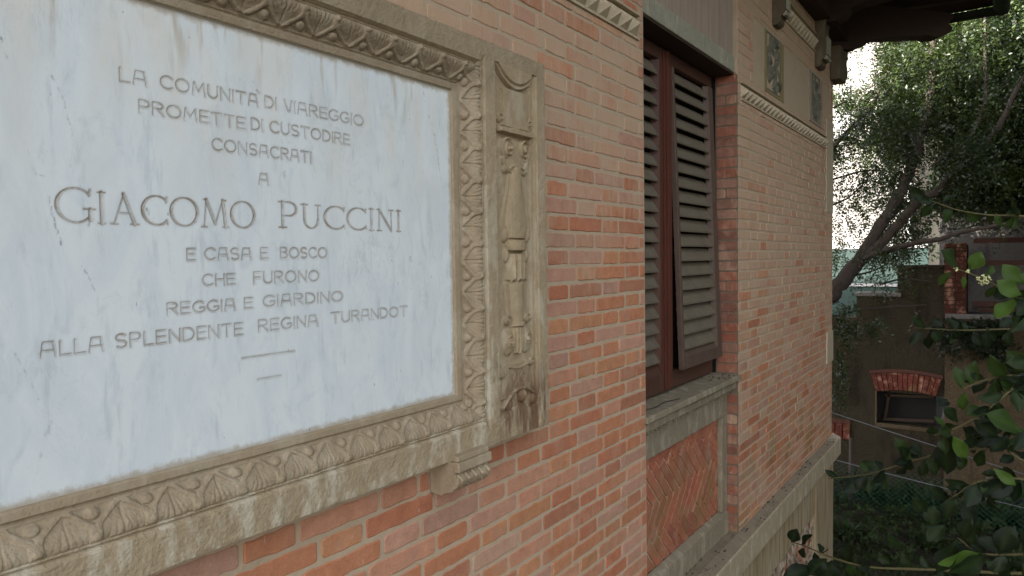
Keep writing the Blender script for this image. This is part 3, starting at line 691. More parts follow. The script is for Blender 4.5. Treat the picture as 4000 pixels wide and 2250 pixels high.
# --- letters -----------------------------------------------------------
def arc(cx, cy, rx, ry, a0, a1, n=14):
    return [(cx+rx*math.cos(math.radians(a0+(a1-a0)*i/n)), cy+ry*math.sin(math.radians(a0+(a1-a0)*i/n))) for i in range(n+1)]
def sans(ch):
    G = {
     'A': (.74, [[(0, 0), (.13, 1), (.61, 1), (.74, 0)], [(.06, .40), (.68, .40)]]),
     'B': (.62, [[(0, 0), (0, 1), (.38, 1)]+arc(.38, .77, .2, .23, 90, -90)+[(0, .54)], [(.38, .54)]+arc(.38, .27, .24, .27, 90, -90)+[(0, 0)]]),
     'C': (.74, [arc(.43, .5, .43, .5, 48, 312, 22)]),
     'D': (.70, [[(0, 0), (0, 1), (.25, 1)]+arc(.25, .5, .45, .5, 90, -90, 18)+[(0, 0)]]),
     'E': (.58, [[(.58, 1), (0, 1), (0, 0), (.58, 0)], [(0, .52), (.52, .52)]]),
     'F': (.56, [[(.56, 1), (0, 1), (0, 0)], [(0, .52), (.48, .52)]]),
     'G': (.78, [arc(.44, .5, .44, .5, 50, 330, 22)+[(.80, .44), (.48, .44)]]),
     'H': (.66, [[(0, 0), (0, 1)], [(.66, 0), (.66, 1)], [(0, .52), (.66, .52)]]),
     'I': (.02, [[(.01, 0), (.01, 1)]]),
     'L': (.52, [[(0, 1), (0, 0), (.52, 0)]]),
     'M': (.86, [[(0, 0), (.10, 1), (.43, .30), (.76, 1), (.86, 0)]]),
     'N': (.68, [[(0, 0), (0, 1), (.68, 0), (.68, 1)]]),
     'O': (.90, [arc(.45, .5, .45, .5, 0, 360, 28)]),
     'P': (.60, [[(0, 0), (0, 1), (.34, 1)]+arc(.34, .74, .26, .26, 90, -90)+[(0, .48)]]),
     'R': (.66, [[(0, 0), (0, 1), (.36, 1)]+arc(.36, .75, .26, .25, 90, -90)+[(0, .50)], [(.30, .50), (.66, 0)]]),
     'S': (.60, [arc(.30, .75, .28, .25, 40, 270, 16)+arc(.30, .25, .30, .25, 90, -140, 16)[1:]]),
     'T': (.72, [[(0, 1), (.72, 1)], [(.36, 1), (.36, 0)]]),
     'U': (.68, [[(0, 1), (0, .34)]+arc(.34, .34, .34, .34, 180, 360, 14)+[(.68, 1)]]),
     'V': (.60, [[(0, 1), (.26, .04), (.42, .04), (.60, 1)]]),
     "'": (.0, []),
    }
    return G[ch]
def serif(ch):      # strokes with half widths: (points, w0, w1)
    th, tn, sr = .055, .018, .016
    def sf(x, y, w=.11): return ([(x-w, y), (x+w, y)], sr, sr)
    def bowl(cx, cy, rx, ry, a0, a1, n=36):
        P = arc(cx, cy, rx, ry, a0, a1, n); out = []
        for i in range(n):
            a = math.radians(a0+(a1-a0)*(i+.5)/n); w = tn+(th-tn)*abs(math.cos(a))**1.4
            out.append(([P[i], P[i+1]], w, w))
        return out
    G = {
     'G': (1.0, bowl(.52, .5, .52, .5, 42, 318)+[([(.92, .40), (.92, .08)], th, th), ([(.74, .41), (1.06, .41)], sr, sr), ([(.90, .80), (.93, .98)], .02, .03)]),
     'I': (.22, [([(.11, 0), (.11, 1)], th, th), sf(.11, 0), sf(.11, 1)]),
     'A': (.92, [([(.12, 0), (.46, 1)], tn, tn), ([(.45, 1), (.80, 0)], th, th), ([(.24, .36), (.68, .36)], tn, tn), sf(.12, 0), sf(.80, 0, .13)]),
     'C': (.86, bowl(.50, .5, .50, .5, 45, 315)+[([(.84, .80), (.87, .97)], .02, .03), ([(.84, .18), (.88, .05)], .02, .02)]),
     'O': (1.0, bowl(.5, .5, .5, .5, 0, 360, 48)),
     'M': (1.08, [([(.10, 0), (.20, 1)], tn, tn), ([(.20, 1), (.55, .12)], th, th), ([(.55, .12), (.88, 1)], tn, tn), ([(.88, 1), (.98, 0)], th, th), sf(.10, 0), sf(.98, 0, .12), ([(.10, 1), (.24, 1)], sr, sr), ([(.86, 1), (1.0, 1)], sr, sr)]),
     'P': (.66, [([(.13, 0), (.13, 1)], th, th), sf(.13, 0, .14), ([(.0, 1), (.36, 1)], tn, tn)]+bowl(.36, .73, .28, .27, 90, -90, 18)+[([(.36, .46), (.13, .46)], tn, tn)]),
     'U': (.82, [([(.14, 1), (.14, .36)], th, th)]+bowl(.42, .36, .28, .36, 180, 360, 24)+[([(.70, 1), (.70, .36)], tn*1.2, tn*1.2), sf(.14, 1, .13), sf(.70, 1)]),
     'N': (.86, [([(.12, 0), (.12, 1)], tn, tn), ([(.12, 1), (.74, 0)], th, th), ([(.74, 0), (.74, 1)], tn, tn), sf(.12, 0), ([(.0, 1), (.14, 1)], sr, sr), sf(.74, 1)]),
    }
    return G[ch]
def engrave(ax, az, bx, bz, w0, w1, wid, depth=1.3, ink=0.40):
    pad = max(w0, w1)+0.004
    i0 = np.searchsorted(gx, min(ax, bx)-pad); i1 = np.searchsorted(gx, max(ax, bx)+pad)
    j0 = np.searchsorted(gz, min(az, bz)-pad); j1 = np.searchsorted(gz, max(az, bz)+pad)
    if i1 <= i0 or j1 <= j0: return
    X = GX[j0:j1, i0:i1]; Z = GZc[j0:j1, i0:i1]
    dx, dz = bx-ax, bz-az; L2 = dx*dx+dz*dz+1e-12
    t = np.clip(((X-ax)*dx+(Z-az)*dz)/L2, 0, 1); dist = np.hypot(X-ax-t*dx, Z-az-t*dz); w = w0+(w1-w0)*t
    HT[j0:j1, i0:i1] = np.minimum(HT[j0:j1, i0:i1], 0.035-np.clip(w-dist, 0, 1)*depth)
    edge = np.exp(-((dist-w)/0.0011)**2)*(ink+.34); inner = smst(0.0008, -0.0006, dist-w)*ink
    st = np.maximum(edge, inner); halo = np.exp(-np.clip(dist-w, 0, 1)/0.0022)*0.28
    STAIN[j0:j1, i0:i1] = np.maximum(STAIN[j0:j1, i0:i1], np.maximum(st, halo))
    Wd = WORD[j0:j1, i0:i1]; Wd[dist < w+0.0018] = wid
def word(txt, x0, x1, zb, zt, wid, stroke=0.0016, gap=0.24):
    gl = [sans(c) for c in txt]; tot = sum(a for a, _ in gl)+gap*(len(txt)-1)
    sx = (x1-x0)/tot; H = zt-zb; x = x0
    for (a, st), c in zip(gl, txt):
        for pl_ in st:
            for p, q in zip(pl_[:-1], pl_[1:]):
                engrave(x+p[0]*sx, zb+p[1]*H, x+q[0]*sx, zb+q[1]*H, stroke, stroke, wid)
        x += (a+gap)*sx
LABELS = []
def line(words, lab):
    wid = len(LABELS)+1; LABELS.append(lab)
    for w in words: word(*w, wid)
def u(x, y):   # zoom crop of the inscription -> slab X
    p = ray(100+.8974*x, 200+.8974*y); t = (-0.035-CAM[1])/p[1]; return CAM[0]+p[0]*t
line([('LA', u(412, 105), u(527, 122), 3.808, 3.830), ('COMUNITA', u(590, 135), u(1012, 215), 3.810, 3.832), ('DI', u(1045, 225), u(1092, 233), 3.812, 3.834), ('VIAREGGIO', u(1128, 240), u(1470, 305), 3.8125, 3.8345)], 'topmost engraved line of small capitals')
engrave(u(1008, 172), 3.8415, u(1018, 184), 3.8375, .0016, .0016, 1)
line([('PROMETTE', u(497, 240), u(955, 315), 3.761, 3.782), ('DI', u(985, 325), u(1032, 330), 3.763, 3.785), ('CUSTODIRE', u(1066, 335), u(1410, 385), 3.764, 3.786)], 'second engraved line of small capitals')
line([('CONSACRATI', u(815, 408), u(1243, 460), 3.713, 3.7345)], 'single engraved word above the lone letter')
line([('A', u(1018, 556), u(1058, 556), 3.658, 3.678)], 'lone engraved letter A')
wid = len(LABELS)+1; LABELS.append('large serif capitals, first word of the name'); LABELS.append('large serif capitals, second word of the name')
def sword(txt, x0, x1, zb, zt, zbig, wid=wid):
    gl = [serif(c) for c in txt]; gap = .16; k = [1.0]*len(txt)
    if zbig: k[0] = (zbig-zb)/(zt-zb)
    tot = sum(a*kk for (a, _), kk in zip(gl, k))+gap*(len(txt)-1); sx = (x1-x0)/tot; x = x0; H = zt-zb
    for (a, st), kk in zip(gl, k):
        for pl_, w0, w1 in st:
            p, q = pl_
            engrave(x+p[0]*sx*kk, zb+p[1]*H*kk, x+q[0]*sx*kk, zb+q[1]*H*kk, w0*H*.95, w1*H*.95, wid, 1.2, 0.66)
        x += (a*kk+gap)*sx
sword('GIACOMO', u(135, 680), u(995, 705), 3.5695, 3.6200, 3.6240); sword('PUCCINI', u(1103, 715), u(1632, 736), 3.5735, 3.6230, 3.6255, wid+1)
line([('E', u(705, 885), u(738, 885), 3.507, 3.528), ('CASA', u(783, 885), u(982, 885), 3.508, 3.529), ('E', u(1025, 883), u(1053, 883), 3.509, 3.530), ('BOSCO', u(1112, 882), u(1312, 880), 3.510, 3.531)], 'engraved line just below the large serif name')
line([('CHE', u(773, 998), u(912, 993), 3.460, 3.480), ('FURONO', u(995, 988), u(1277, 978), 3.460, 3.482)], 'short engraved line of two widely spaced words')
line([('REGGIA', u(620, 1124), u(912, 1105), 3.411, 3.431), ('E', u(955, 1098), u(988, 1096), 3.412, 3.432), ('GIARDINO', u(1037, 1092), u(1380, 1067), 3.413, 3.434)], 'engraved line above the widest bottom line')
line([('ALLA', u(67, 1303), u(338, 1276), 3.360, 3.382), ('SPLENDENTE', u(395, 1268), u(945, 1212), 3.3615, 3.384), ('REGINA', u(1017, 1200), u(1270, 1175), 3.364, 3.386), ('TURANDOT', u(1332, 1165), u(1660, 1130), 3.3655, 3.388)], 'widest engraved line at the bottom of the text')
LABELS.append('two engraved dashes below the text')
engrave(0.828, 3.3155, 0.951, 3.3155, .0013, .0013, len(LABELS)); engrave(0.861, 3.269, 0.915, 3.269, .0013, .0013, len(LABELS))
# --- frame ---------------------------------------------------------------
dX = np.maximum(MX0-GX, GX-MX1); dZ = np.maximum(MZ0-GZc, GZc-MZ1)
T = np.maximum(dX, dZ); side = dX > dZ; OUT = T > 0
SIDEW = np.where(side, 0.112, 0.092)                    # the side mouldings run wider than top and bottom
TT = T*0.092/SIDEW
prof_t = [0, .001, .016, .018, .022, .024, .0245, .080, .0805, .084, .0845, .088, .089, .092, .0925, .3]
prof_h = [.035, .043, .0445, .038, .038, .042, .0425, .0625, .065, .065, .058, .058, .064, .066, .070, .070]
PH = np.interp(TT, prof_t, prof_h)
# cyma on the carved strip
q = np.clip((TT-.0245)/(.080-.0245), 0, 1); strip = OUT & (TT > .0245) & (TT < .080)
PH += np.where(strip, 0.0045*np.sin(q*math.pi)-0.0035*np.sin(q*2*math.pi), 0)
L = 0.0877
def field(cell, seed):                                              # smooth random field over the frame
    r = np.random.default_rng(seed); nx2 = int((FX1-FX0)/cell)+3; nz2 = int((FZ1-FZ0)/cell)+3; G_ = r.random((nz2, nx2))
    fx = (gx-FX0)/cell; fz = (gz-FZ0)/cell; ix = fx.astype(int); iz = fz.astype(int); tx = fx-ix; tz = fz-iz; tx = tx*tx*(3-2*tx); tz = tz*tz*(3-2*tz)
    a = G_[iz][:, ix]*(1-tx)+G_[iz][:, ix+1]*tx; b_ = G_[iz+1][:, ix]*(1-tx)+G_[iz+1][:, ix+1]*tx
    return a*(1-tz[:, None])+b_*tz[:, None]
n1, n2, n3 = field(.05, 1), field(.016, 2), field(.006, 3)
sco = np.where(side, GZc-3.545, GX-0.888)+(n1-.5)*.010; s = ((sco/L) % 1.0)-0.5           # leaf axis at s=0
qq = np.clip(q+(n2-.5)*.05, 0, 1)
wv = np.interp(qq, [0, .08, .2, .34, .46, .58, .72, 1.0], [.015, .07, .17, .29, .40, .455, .455, .43])
e = wv-np.abs(s)
band = smst(.095, .055, np.abs(e+.01))*smst(.0, .10, qq)*0.0068
inside = smst(0.0, .06, e)*(0.0018+.0042*smst(.35, 1.0, qq)*np.clip(1-(s/.5)**2, 0, 1))
vein = -np.exp(-(s/.020)**2)*0.0036*smst(.12, .3, qq)
for k_, st0 in ((.15, .40), (.28, .55)): vein -= np.exp(-((np.abs(s)-k_*(.35+.65*smst(.2, 1, qq)))/.020)**2)*0.0017*smst(st0, st0+.22, qq)
sb = np.minimum(np.abs(s-.5), np.abs(s+.5))
ball = np.sqrt(np.clip(1-(sb/.14)**2-((qq-.22)/.165)**2, 0, 1))*0.0095
knob = np.sqrt(np.clip(1-(sb/.085)**2-((qq-.84)/.13)**2, 0, 1))*0.0045
rel = np.maximum(np.maximum(band, inside), ball)+vein+knob-0.002
rel = rel*(0.95+0.6*n1)-0.0016*smst(.72, .85, n2)*n3
rel = np.where((GZc < 3.3) & ~side, rel*.62, rel)
PH += np.where(strip, rel*smst(0.0, .05, q)*smst(1.0, .94, q), 0)
wear = (n2-.5)*1.2+(n3-.5)*.9
PH += np.where(OUT & (TT > .02), 0.0011*wear, 0)
EDGE = np.minimum(np.minimum(GX-FX0, FX1-GX), np.minimum(GZc-FZ0, FZ1-GZc))
PH -= np.where(OUT, np.clip(.006-EDGE+(n3-.4)*.006, 0, .01)*.3*smst(.45, .65, n2), 0)      # chipped arrises
# --- pilaster ------------------------------------------------------------
PX0, PX1, PZ0, PZ1 = 1.634, 1.849, 2.976, 4.06
FL = 0.052
R = np.full(GX.shape, FL); pc = 1.744
x_ = GX-pc; z_ = GZc
def put(h, mask=None): np.maximum(R, h, out=R)
def dome(cx, cz, rx, rz, h, p=.5): return FL+h*np.clip(1-((x_-cx)/rx)**2-((z_-cz)/rz)**2, 0, 1)**p
def spiral(cx, cz, r, h, sg=1):
    d = np.hypot(x_-cx, z_-cz); a = np.arctan2(z_-cz, (x_-cx)*sg); ph = (d/r*2.2-a/(2*math.pi)) % 1.0
    return np.where(d < r, FL+h*(0.45+0.55*np.clip(1-np.abs(ph-.5)*2.6, 0, 1))*smst(r, r*.86, d)+np.where(d < r*.28, h*.35, 0), 0)
def slab(hw, z0, z1, h, soft=.004, cyl=True):
    w = np.interp(z_, *hw) if isinstance(hw, tuple) else hw
    a = np.clip(1-(x_/np.maximum(w, 1e-4))**2, 0, 1)
    return np.where((z_ > z0) & (z_ < z1) & (a > 0), FL+h*(np.sqrt(a) if cyl else smst(0, .15, a))*smst(z0, z0+soft, z_)*smst(z1, z1-soft, z_), 0)
# hanging swag at the head: face level above it
az = 4.004+ (x_/0.095)**2*0.046
R = np.where(z_ > az+.012, 0.070, R); R = np.where((z_ > az+.004) & (z_ <= az+.012), 0.062, R); R = np.where((z_ > az-.003) & (z_ <= az+.004), 0.066, R)
put(slab(([3.88, 3.92, 3.98, 4.02], [.085, .060, .066, .080]), 3.884, 4.0, .011, cyl=False)*(z_ < az-.003))
put(spiral(-.073, 3.906, .015, .014)); put(spiral(.073, 3.906, .015, .014, -1))
put(dome(.0, 3.888, .03, .012, .012))
put(slab(.098, 3.866, 3.884, .022, .002, False))
put(dome(0, 3.80, .06, .062, .010)); put(spiral(-.043, 3.826, .034, .019)); put(spiral(.043, 3.826, .034, .019, -1))
for sg in (-1, 1):
    put(spiral(sg*.052, 3.764, .013, .012, sg)); put(np.where(np.abs(np.hypot(x_-sg*.022, z_-3.80)-.04) < .006, FL+.010, 0)*(z_ < 3.80))
put(np.where((np.abs(z_-(3.778-.25*x_**2/.03)) < .004) & (np.abs(x_) < .034), FL+.016, 0))
put(slab(([3.55, 3.562, 3.60, 3.64, 3.70, 3.775], [.030, .048, .060, .054, .036, .024]), 3.56, 3.776, .020))
put(slab(([3.55, 3.562, 3.60, 3.64, 3.70, 3.775], [.052, .072, .080, .070, .046, .030]), 3.555, 3.772, .006, cyl=False))
put(slab(([3.52, 3.53, 3.545, 3.56, 3.565], [.034, .044, .047, .044, .034]), 3.522, 3.562, .027, .006))
for sg in (-1, 1): put(dome(sg*.058, 3.572, .015, .022, .012)); put(dome(sg*.052, 3.512, .013, .022, .012))
lob = 1-.22*np.abs(np.sin(x_/.05*math.pi*2))
zl = 3.432+.010*np.abs(np.sin(x_/.05*math.pi*2+math.pi/2))
put(np.where(z_ > zl, FL+(slab(([3.43, 3.47, 3.52], [.052, .050, .036]), 3.425, 3.520, .024)-FL)*lob, 0))
put(slab(([3.31, 3.44], [.027, .042]), 3.31, 3.436, .018)); put(slab(([3.30, 3.44], [.045, .062]), 3.315, 3.436, .005, cyl=False))
put(slab(.034, 3.300, 3.316, .024, .003))
for sg in (-1, 1):
    put(spiral(sg*.052, 3.322, .016, .016, sg)); put(dome(sg*.046, 3.258, .034, .042, .012)); put(spiral(sg*.046, 3.258, .022, .018, -sg))
put(np.where(z_ < 3.30, slab(([3.215, 3.25, 3.30], [.010, .035, .030]), 3.218, 3.302, .020)-.004*np.abs(np.sin(x_*260)), 0))
low = z_ < 3.207; R = np.where(low & (z_ > 3.202), FL-.009, R)
R = np.where(z_ <= 3.202, np.maximum(FL+.001, R-.001), R)
put(np.where(low, slab(([3.09, 3.12, 3.16, 3.20], [.092, .078, .055, .062]), 3.09, 3.197, .008, cyl=False), 0))
put(np.where(np.abs(z_-(3.178+x_**2*3)) < .003, FL+.013, 0)*(np.abs(x_) < .055))
for cxx in (-.018, .020):
    dm = np.abs(x_-cxx)/.016+np.abs(z_-3.148)/.020; R = np.where(np.abs(dm-1) < .11, R-.0035, R)
put(spiral(.074, 3.186, .013, .013)); put(spiral(-.08, 3.165, .012, .012))
ar = 3.112-(x_-.005)**2*5.2
R = np.where((z_ < ar) & (z_ > ar-.040) & (np.abs(x_) < .09), FL-.010, R)
put(np.where(np.abs(z_-ar-.003) < .0035, FL+.017, 0)*(np.abs(x_) < .09))
put(dome(.014, 3.092, .020, .022, .024)); put(dome(-.045, 3.072, .03, .016, .010)); put(dome(.078, 3.075, .014, .022, .016))
lowf = z_ < 3.062-(x_)**2*4.5; R = np.where(lowf, 0.062, R)
R = np.where((z_ < 3.070-(x_)**2*4.5) & ~lowf, 0.056, R)
R += 0.0005*wear
# right fillets of the panel
fe = GX-PX1
R = np.where(fe > -.026, np.interp(fe, [-.026, -.0255, -.017, -.0165, -.009, -.0085, 0], [FL, .059, .060, .055, .056, .064, .066]), R)
inp = (GX > PX0) & (GX < PX1) & (GZc < PZ1) & OUT
R = np.where(z_ < 3.05, np.where(fe > -.026, .0635, R), R)
PH = np.where(inp, R, PH)
left = (GX < 0.776-1.0+0.365) & (GX > 0.776-1.0+0.148)          # mirrored pilaster panel, kept plain
PH = np.where((GX < 0.142) & (GX > -0.073) & (GZc < PZ1) & (GZc > 3.03), FL, PH)
HT = np.where(OUT, PH, HT)
# chips along the outer edge
V = np.stack([GX, -HT, GZc], -1).reshape(-1, 3)
nzr, nxr = GX.shape; idx = np.arange(nzr*nxr).reshape(nzr, nxr)
F = np.stack([idx[:-1, :-1], idx[:-1, 1:], idx[1:, 1:], idx[1:, :-1]], -1).reshape(-1, 4)
def fmask(a): return a[:-1, :-1].reshape(-1)
strip_id = np.zeros(GX.shape, np.int16)
strip_id[OUT] = 1; strip_id[strip | (OUT & (TT <= .0245))] = 2
strip_id[inp] = 4
sub = np.where((strip_id == 2), np.where(side, np.where(GX > .9, 1, 2), np.where(GZc > 3.5, 3, 4)), 0)
pid = fmask(strip_id); psub = fmask(sub); pw = fmask(WORD); pw = np.where(pid == 0, pw, 0)
def hair(pts, w, strength):
    for (x0, y0), (x1, y1) in zip(pts[:-1], pts[1:]):
        n = 6
        for k_ in range(n):
            p = []
            for t_ in (k_/n, (k_+1)/n):
                d_ = ray(x0+(x1-x0)*t_, y0+(y1-y0)*t_); q_ = (-0.035-CAM[1])/d_[1]; p.append((d_[0]*q_+.0006*math.sin(k_*7+x0+t_*5), CAM[2]+d_[2]*q_))
            (ax, az), (bx, bz) = p; w = w*.98
            i0, i1 = np.searchsorted(gx, min(ax, bx)-.01), np.searchsorted(gx, max(ax, bx)+.01); j0, j1 = np.searchsorted(gz, min(az, bz)-.01), np.searchsorted(gz, max(az, bz)+.01)
            if i1 <= i0 or j1 <= j0: continue
            X = GX[j0:j1, i0:i1]; Z = GZc[j0:j1, i0:i1]; dx, dz = bx-ax, bz-az
            t_ = np.clip(((X-ax)*dx+(Z-az)*dz)/(dx*dx+dz*dz+1e-12), 0, 1); dd = np.hypot(X-ax-t_*dx, Z-az-t_*dz)
            CRACK[j0:j1, i0:i1] = np.maximum(CRACK[j0:j1, i0:i1], np.exp(-(dd/w)**2)*strength)
hair([(0, 140), (14, 190), (28, 232)], .0022, 1); hair([(186, 265), (210, 310), (245, 380), (276, 505), (285, 570)], .0016, .7); hair([(100, 560), (140, 680), (182, 690)], .0014, .5)
hair([(190, 770), (205, 830), (222, 895), (240, 955)], .0022, .95); hair([(300, 1000), (345, 1080), (372, 1140)], .0016, .7); hair([(270, 640), (310, 740)], .0016, .7)
hair([(1650, 330), (1662, 404), (1683, 478), (1708, 608), (1730, 745)], .0020, .9); hair([(1690, 480), (1705, 560), (1716, 640)], .0022, .7); hair([(1602, 1005), (1606, 1020)], .0032, 1.3); hair([(1108, 672), (1114, 690)], .003, 1.2)
hair([(575, 815), (585, 838), (597, 862)], .0026, 1.2); hair([(350, 880), (356, 860)], .003, 1.0); hair([(60, 1380), (120, 1500), (150, 1560)], .0016, .5); hair([(250, 1560), (180, 1700), (140, 1850)], .0030, .35); hair([(730, 140), (742, 150)], .0024, 1)
VC = np.stack([STAIN, STAIN, STAIN, np.clip(CRACK, 0, 1)], -1).reshape(-1, 4)
def part(mask, name, mat, parent, label=None):
    f = F[mask]; used, inv = np.unique(f, return_inverse=True)
    return obj(name, V[used], inv.reshape(-1, 4), mat, parent, True, VC[used], label=label)
slab_o = part((pid == 0) & (pw == 0), 'marble_slab', M_MARBLE, plaque)
for i, lab in enumerate(LABELS): part((pid == 0) & (pw == i+1), 'inscription', M_GROOVE, slab_o, lab)
frame_o = part(pid == 1, 'stone_frame', M_STONE, plaque)
for i, lab in ((1, 'right upright leaf and bead moulding'), (2, 'left upright leaf and bead moulding'), (3, 'upper leaf and bead moulding seen from below'), (4, 'lower leaf and bead moulding, chipped')):
    part((pid == 2) & (psub == i), 'leaf_moulding', M_CARVE, plaque, lab)
part(pid == 4, 'carved_pilaster', M_PIL, plaque)
sk = MB()      # sides of the slab back to the brick
def rim_strip(ids):
    P = V[ids]; n = len(P); v = [tuple(p) for p in P]+[(p[0], 0.0, p[2]) for p in P]
    sk.add(v, [(i, i+1, n+i+1, n+i) for i in range(n-1)])
rim_strip(idx[0, ::4]); rim_strip(idx[-1, ::4]); rim_strip(idx[::4, 0]); rim_strip(idx[::4, -1])
sk.build('frame_edge', M_STONE, plaque)
# corbel under the frame
def corb(x0, x1):
    c = MB()
    c.prism([(0.0, 2.975), (-0.100, 2.975), (-0.102, 2.951), (-0.088, 2.949), (-0.086, 2.942), (-0.094, 2.934), (-0.097, 2.922), (-0.092, 2.909), (-0.080, 2.902), (-0.078, 2.896), (-0.05, 2.888), (-0.04, 2.880), (0.0, 2.884)], 'x', x0, x1)
    for i in range(5):
        xc = x0+.014+i*(x1-x0-.028)/4
        c.tube([(xc-.008, -0.090, 2.943), (xc, -0.100, 2.928), (xc+.010, -0.088, 2.905)], [.004, .006, .004], 6)
    c.box(x0+.006, x1-.004, -0.094, -0.001, 2.9755, 2.990)
    return c.build('frame_corbel', M_CARVE, plaque, bevel=0.003)
corb(1.405, 1.548); corb(0.228, 0.371)

# ------------------------------------------------------------------ garden building with the arched window
XW = 11.8
gb = thing('garden_outbuilding', (XW, -1.0, 0.0), 'low mossy roughcast outbuilding with arched brick basement window and stepped parapet', 'outbuilding')
w = MB(); T_ = 0.35
w.box(XW, XW+T_, 0.60, 3.5, 0.0, 2.54); w.box(XW, XW+T_, 0.32, 0.598, 0, 2.87)
w.box(XW, XW+T_, -0.56, 0.318, 1.45, 2.87); w.box(XW, XW+T_, -0.56, 0.318, 0.0, 0.975)
w.box(XW+.002, XW+T_, -0.558, 0.05, 2.872, 3.30)
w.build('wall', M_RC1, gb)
w = MB(); w.box(XW+.18, XW+T_+1.2, -0.44, .33, .90, 1.52); w.build('window_recess', M_BLACK, gb)
w = MB(); w.box(XW-.12, XW+T_, -6.5, -0.562, -.1, 2.58); w.build('wall', M_RC2, gb, label='ochre roughcast wall section')
w = MB(); w.box(XW+.4, XW+.8, -6.5, -0.45, 2.4, 4.7); w.build('wall', M_RC3, gb, label='grey roughcast upper wall behind the trellis')
ab = Bricks()
n = 13
for i in range(n):                                   # segmental arch of standing bricks
    t0, t1 = -1+2*i/n, -1+2*(i+1)/n
    def AM(u_, v_, nn, t0=t0, t1=t1):
        t = t0+(t1-t0)*u_; yc = -0.063; half = 0.385+0.075*v_; rise = 0.05*(1-t*t)
        return (XW-0.02-nn, yc-t*half, 1.44+rise+v_*0.265)
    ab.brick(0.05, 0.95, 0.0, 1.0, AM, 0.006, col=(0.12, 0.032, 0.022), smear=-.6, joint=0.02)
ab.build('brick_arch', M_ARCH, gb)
w = MB()
pts = [(-1+2*i/10) for i in range(11)]
for t0, t1 in zip(pts[:-1], pts[1:]):
    y0, y1 = -0.063-t0*0.475, -0.063-t1*0.475; z0, z1 = 1.44+.05*(1-t0*t0), 1.44+.05*(1-t1*t1)
    w.add([(XW-.035, y0, z0+.268), (XW-.035, y1, z1+.268), (XW-.035, y1, z1+.315), (XW-.035, y0, z0+.315), (XW+.02, y0, z0+.268), (XW+.02, y1, z1+.268), (XW+.02, y1, z1+.315), (XW+.02, y0, z0+.315)],
          [(0, 1, 2, 3), (3, 2, 6, 7), (1, 0, 4, 5), (7, 6, 5, 4)])
w.build('arch_hood', M_RED, gb)
w = MB(); w.box(XW-.012, XW+.2, -0.50, .33, .915, .972); w.box(XW-.006, XW+.1, .312, .335, .972, 1.46); w.build('window_sill', M_RC2, gb, bevel=.005)
w = MB()
w.beam((XW+.1, .22, 1.0), (XW+.1, .16, 1.42), .03, .04); w.beam((XW+.1, .22, 1.38), (XW+.1, -.42, 1.42), .03, .04); w.beam((XW+.1, .2, 1.02), (XW+.1, -.42, 1.06), .03, .04)
w.build('window_sash', M_DARKWOOD, gb)
ab = Bricks()
for i in range(3):
    def AM(u_, v_, nn, i=i): return (XW-.02-nn, 1.0-(i+u_)*.109, .665+v_*.24)
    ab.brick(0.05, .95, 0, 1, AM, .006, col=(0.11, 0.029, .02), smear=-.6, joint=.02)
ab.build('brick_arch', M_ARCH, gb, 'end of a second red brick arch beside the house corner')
w = MB(); w.box(XW-.03, XW+.05, .67, 1.05, .91, .965); w.build('arch_hood', M_RED, gb)
pr = Bricks()
for k in range(17):
    z0 = 2.59+k*.062
    for j in range(2):
        def AM(u_, v_, nn, j=j, z0=z0): return (XW-.14-nn, -.545-(j+u_)*.135, z0+v_*.062)
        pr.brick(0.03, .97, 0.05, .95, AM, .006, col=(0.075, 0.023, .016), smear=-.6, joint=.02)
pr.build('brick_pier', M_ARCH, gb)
w = MB(); w.box(XW-.138, XW+.3, -.815, -.545, 2.58, 3.62); w.build('pier_core', M_RC1, gb)
w = MB(); w.box(XW-.17, XW+.35, -6.5, -.563, 2.585, 2.655) ; w.build('coping', M_RC3, gb, bevel=.008)
w = MB()
for y in np.arange(-.95, -3.2, -.21): w.beam((XW+.2, y, 2.66), (XW+.2, y, 3.66), .045, .055)
for z in (3.67, 3.36, 2.78): w.beam((XW+.16, -.88, z), (XW+.16, -3.3, z), .05, .07)
for y in np.arange(-1.05, -3.2, -.105): w.beam((XW+.2, y, 3.36), (XW+.2, y, 3.66), .028, .03)
w.beam((XW+.175, -.95, 2.70), (XW+.175, -3.3, 2.70), .045, .05)
w.beam((XW+.205, -.90, 3.665), (XW+.205, -3.3, 3.665), .03, .05)
w.build('trellis', M_RED, gb)
w = MB(); w.box(XW-.03, XW+T_+.03, -0.0, .62, 2.875, 2.93); w.build('parapet_cap', M_RC3, gb, bevel=.006)
w = MB(); w.box(XW-.02, XW+T_+.03, -.556, .07, 3.302, 3.335); w.build('parapet_cap', M_RC1, gb)
w = MB(); w.box(XW-.09, XW+.0, -2.6, -1.10, -.1, -.005) ; 
w = MB(); w.box(XW-.125, XW-.118, -3.0, -1.12, 0.0, .36); w.build('cellar_opening', M_BLACK, gb)
w = MB(); w.box(XW-.15, XW-.12, -1.118, -1.06, 0, .40); w.box(XW-.15, XW-.12, -3.0, -1.118, .362, .40); w.build('cellar_frame', M_RC3, gb)

# teal screen behind the parapet
tl = thing('screen_fence', (13.6, 1.2, 0), 'teal translucent sheeting screen behind the parapet below the tree', 'screen')
w = MB(); w.box(13.6, 13.63, -.2, 3.6, 0.0, 3.62); w.build('sheet', M_TEAL, tl)
w = MB(); w.box(13.57, 13.60, -.2, 3.6, 3.60, 3.66); w.box(13.57, 13.6, -.2, 3.6, 2.95, 3.0)
w.build('rail', M_GREY, tl)

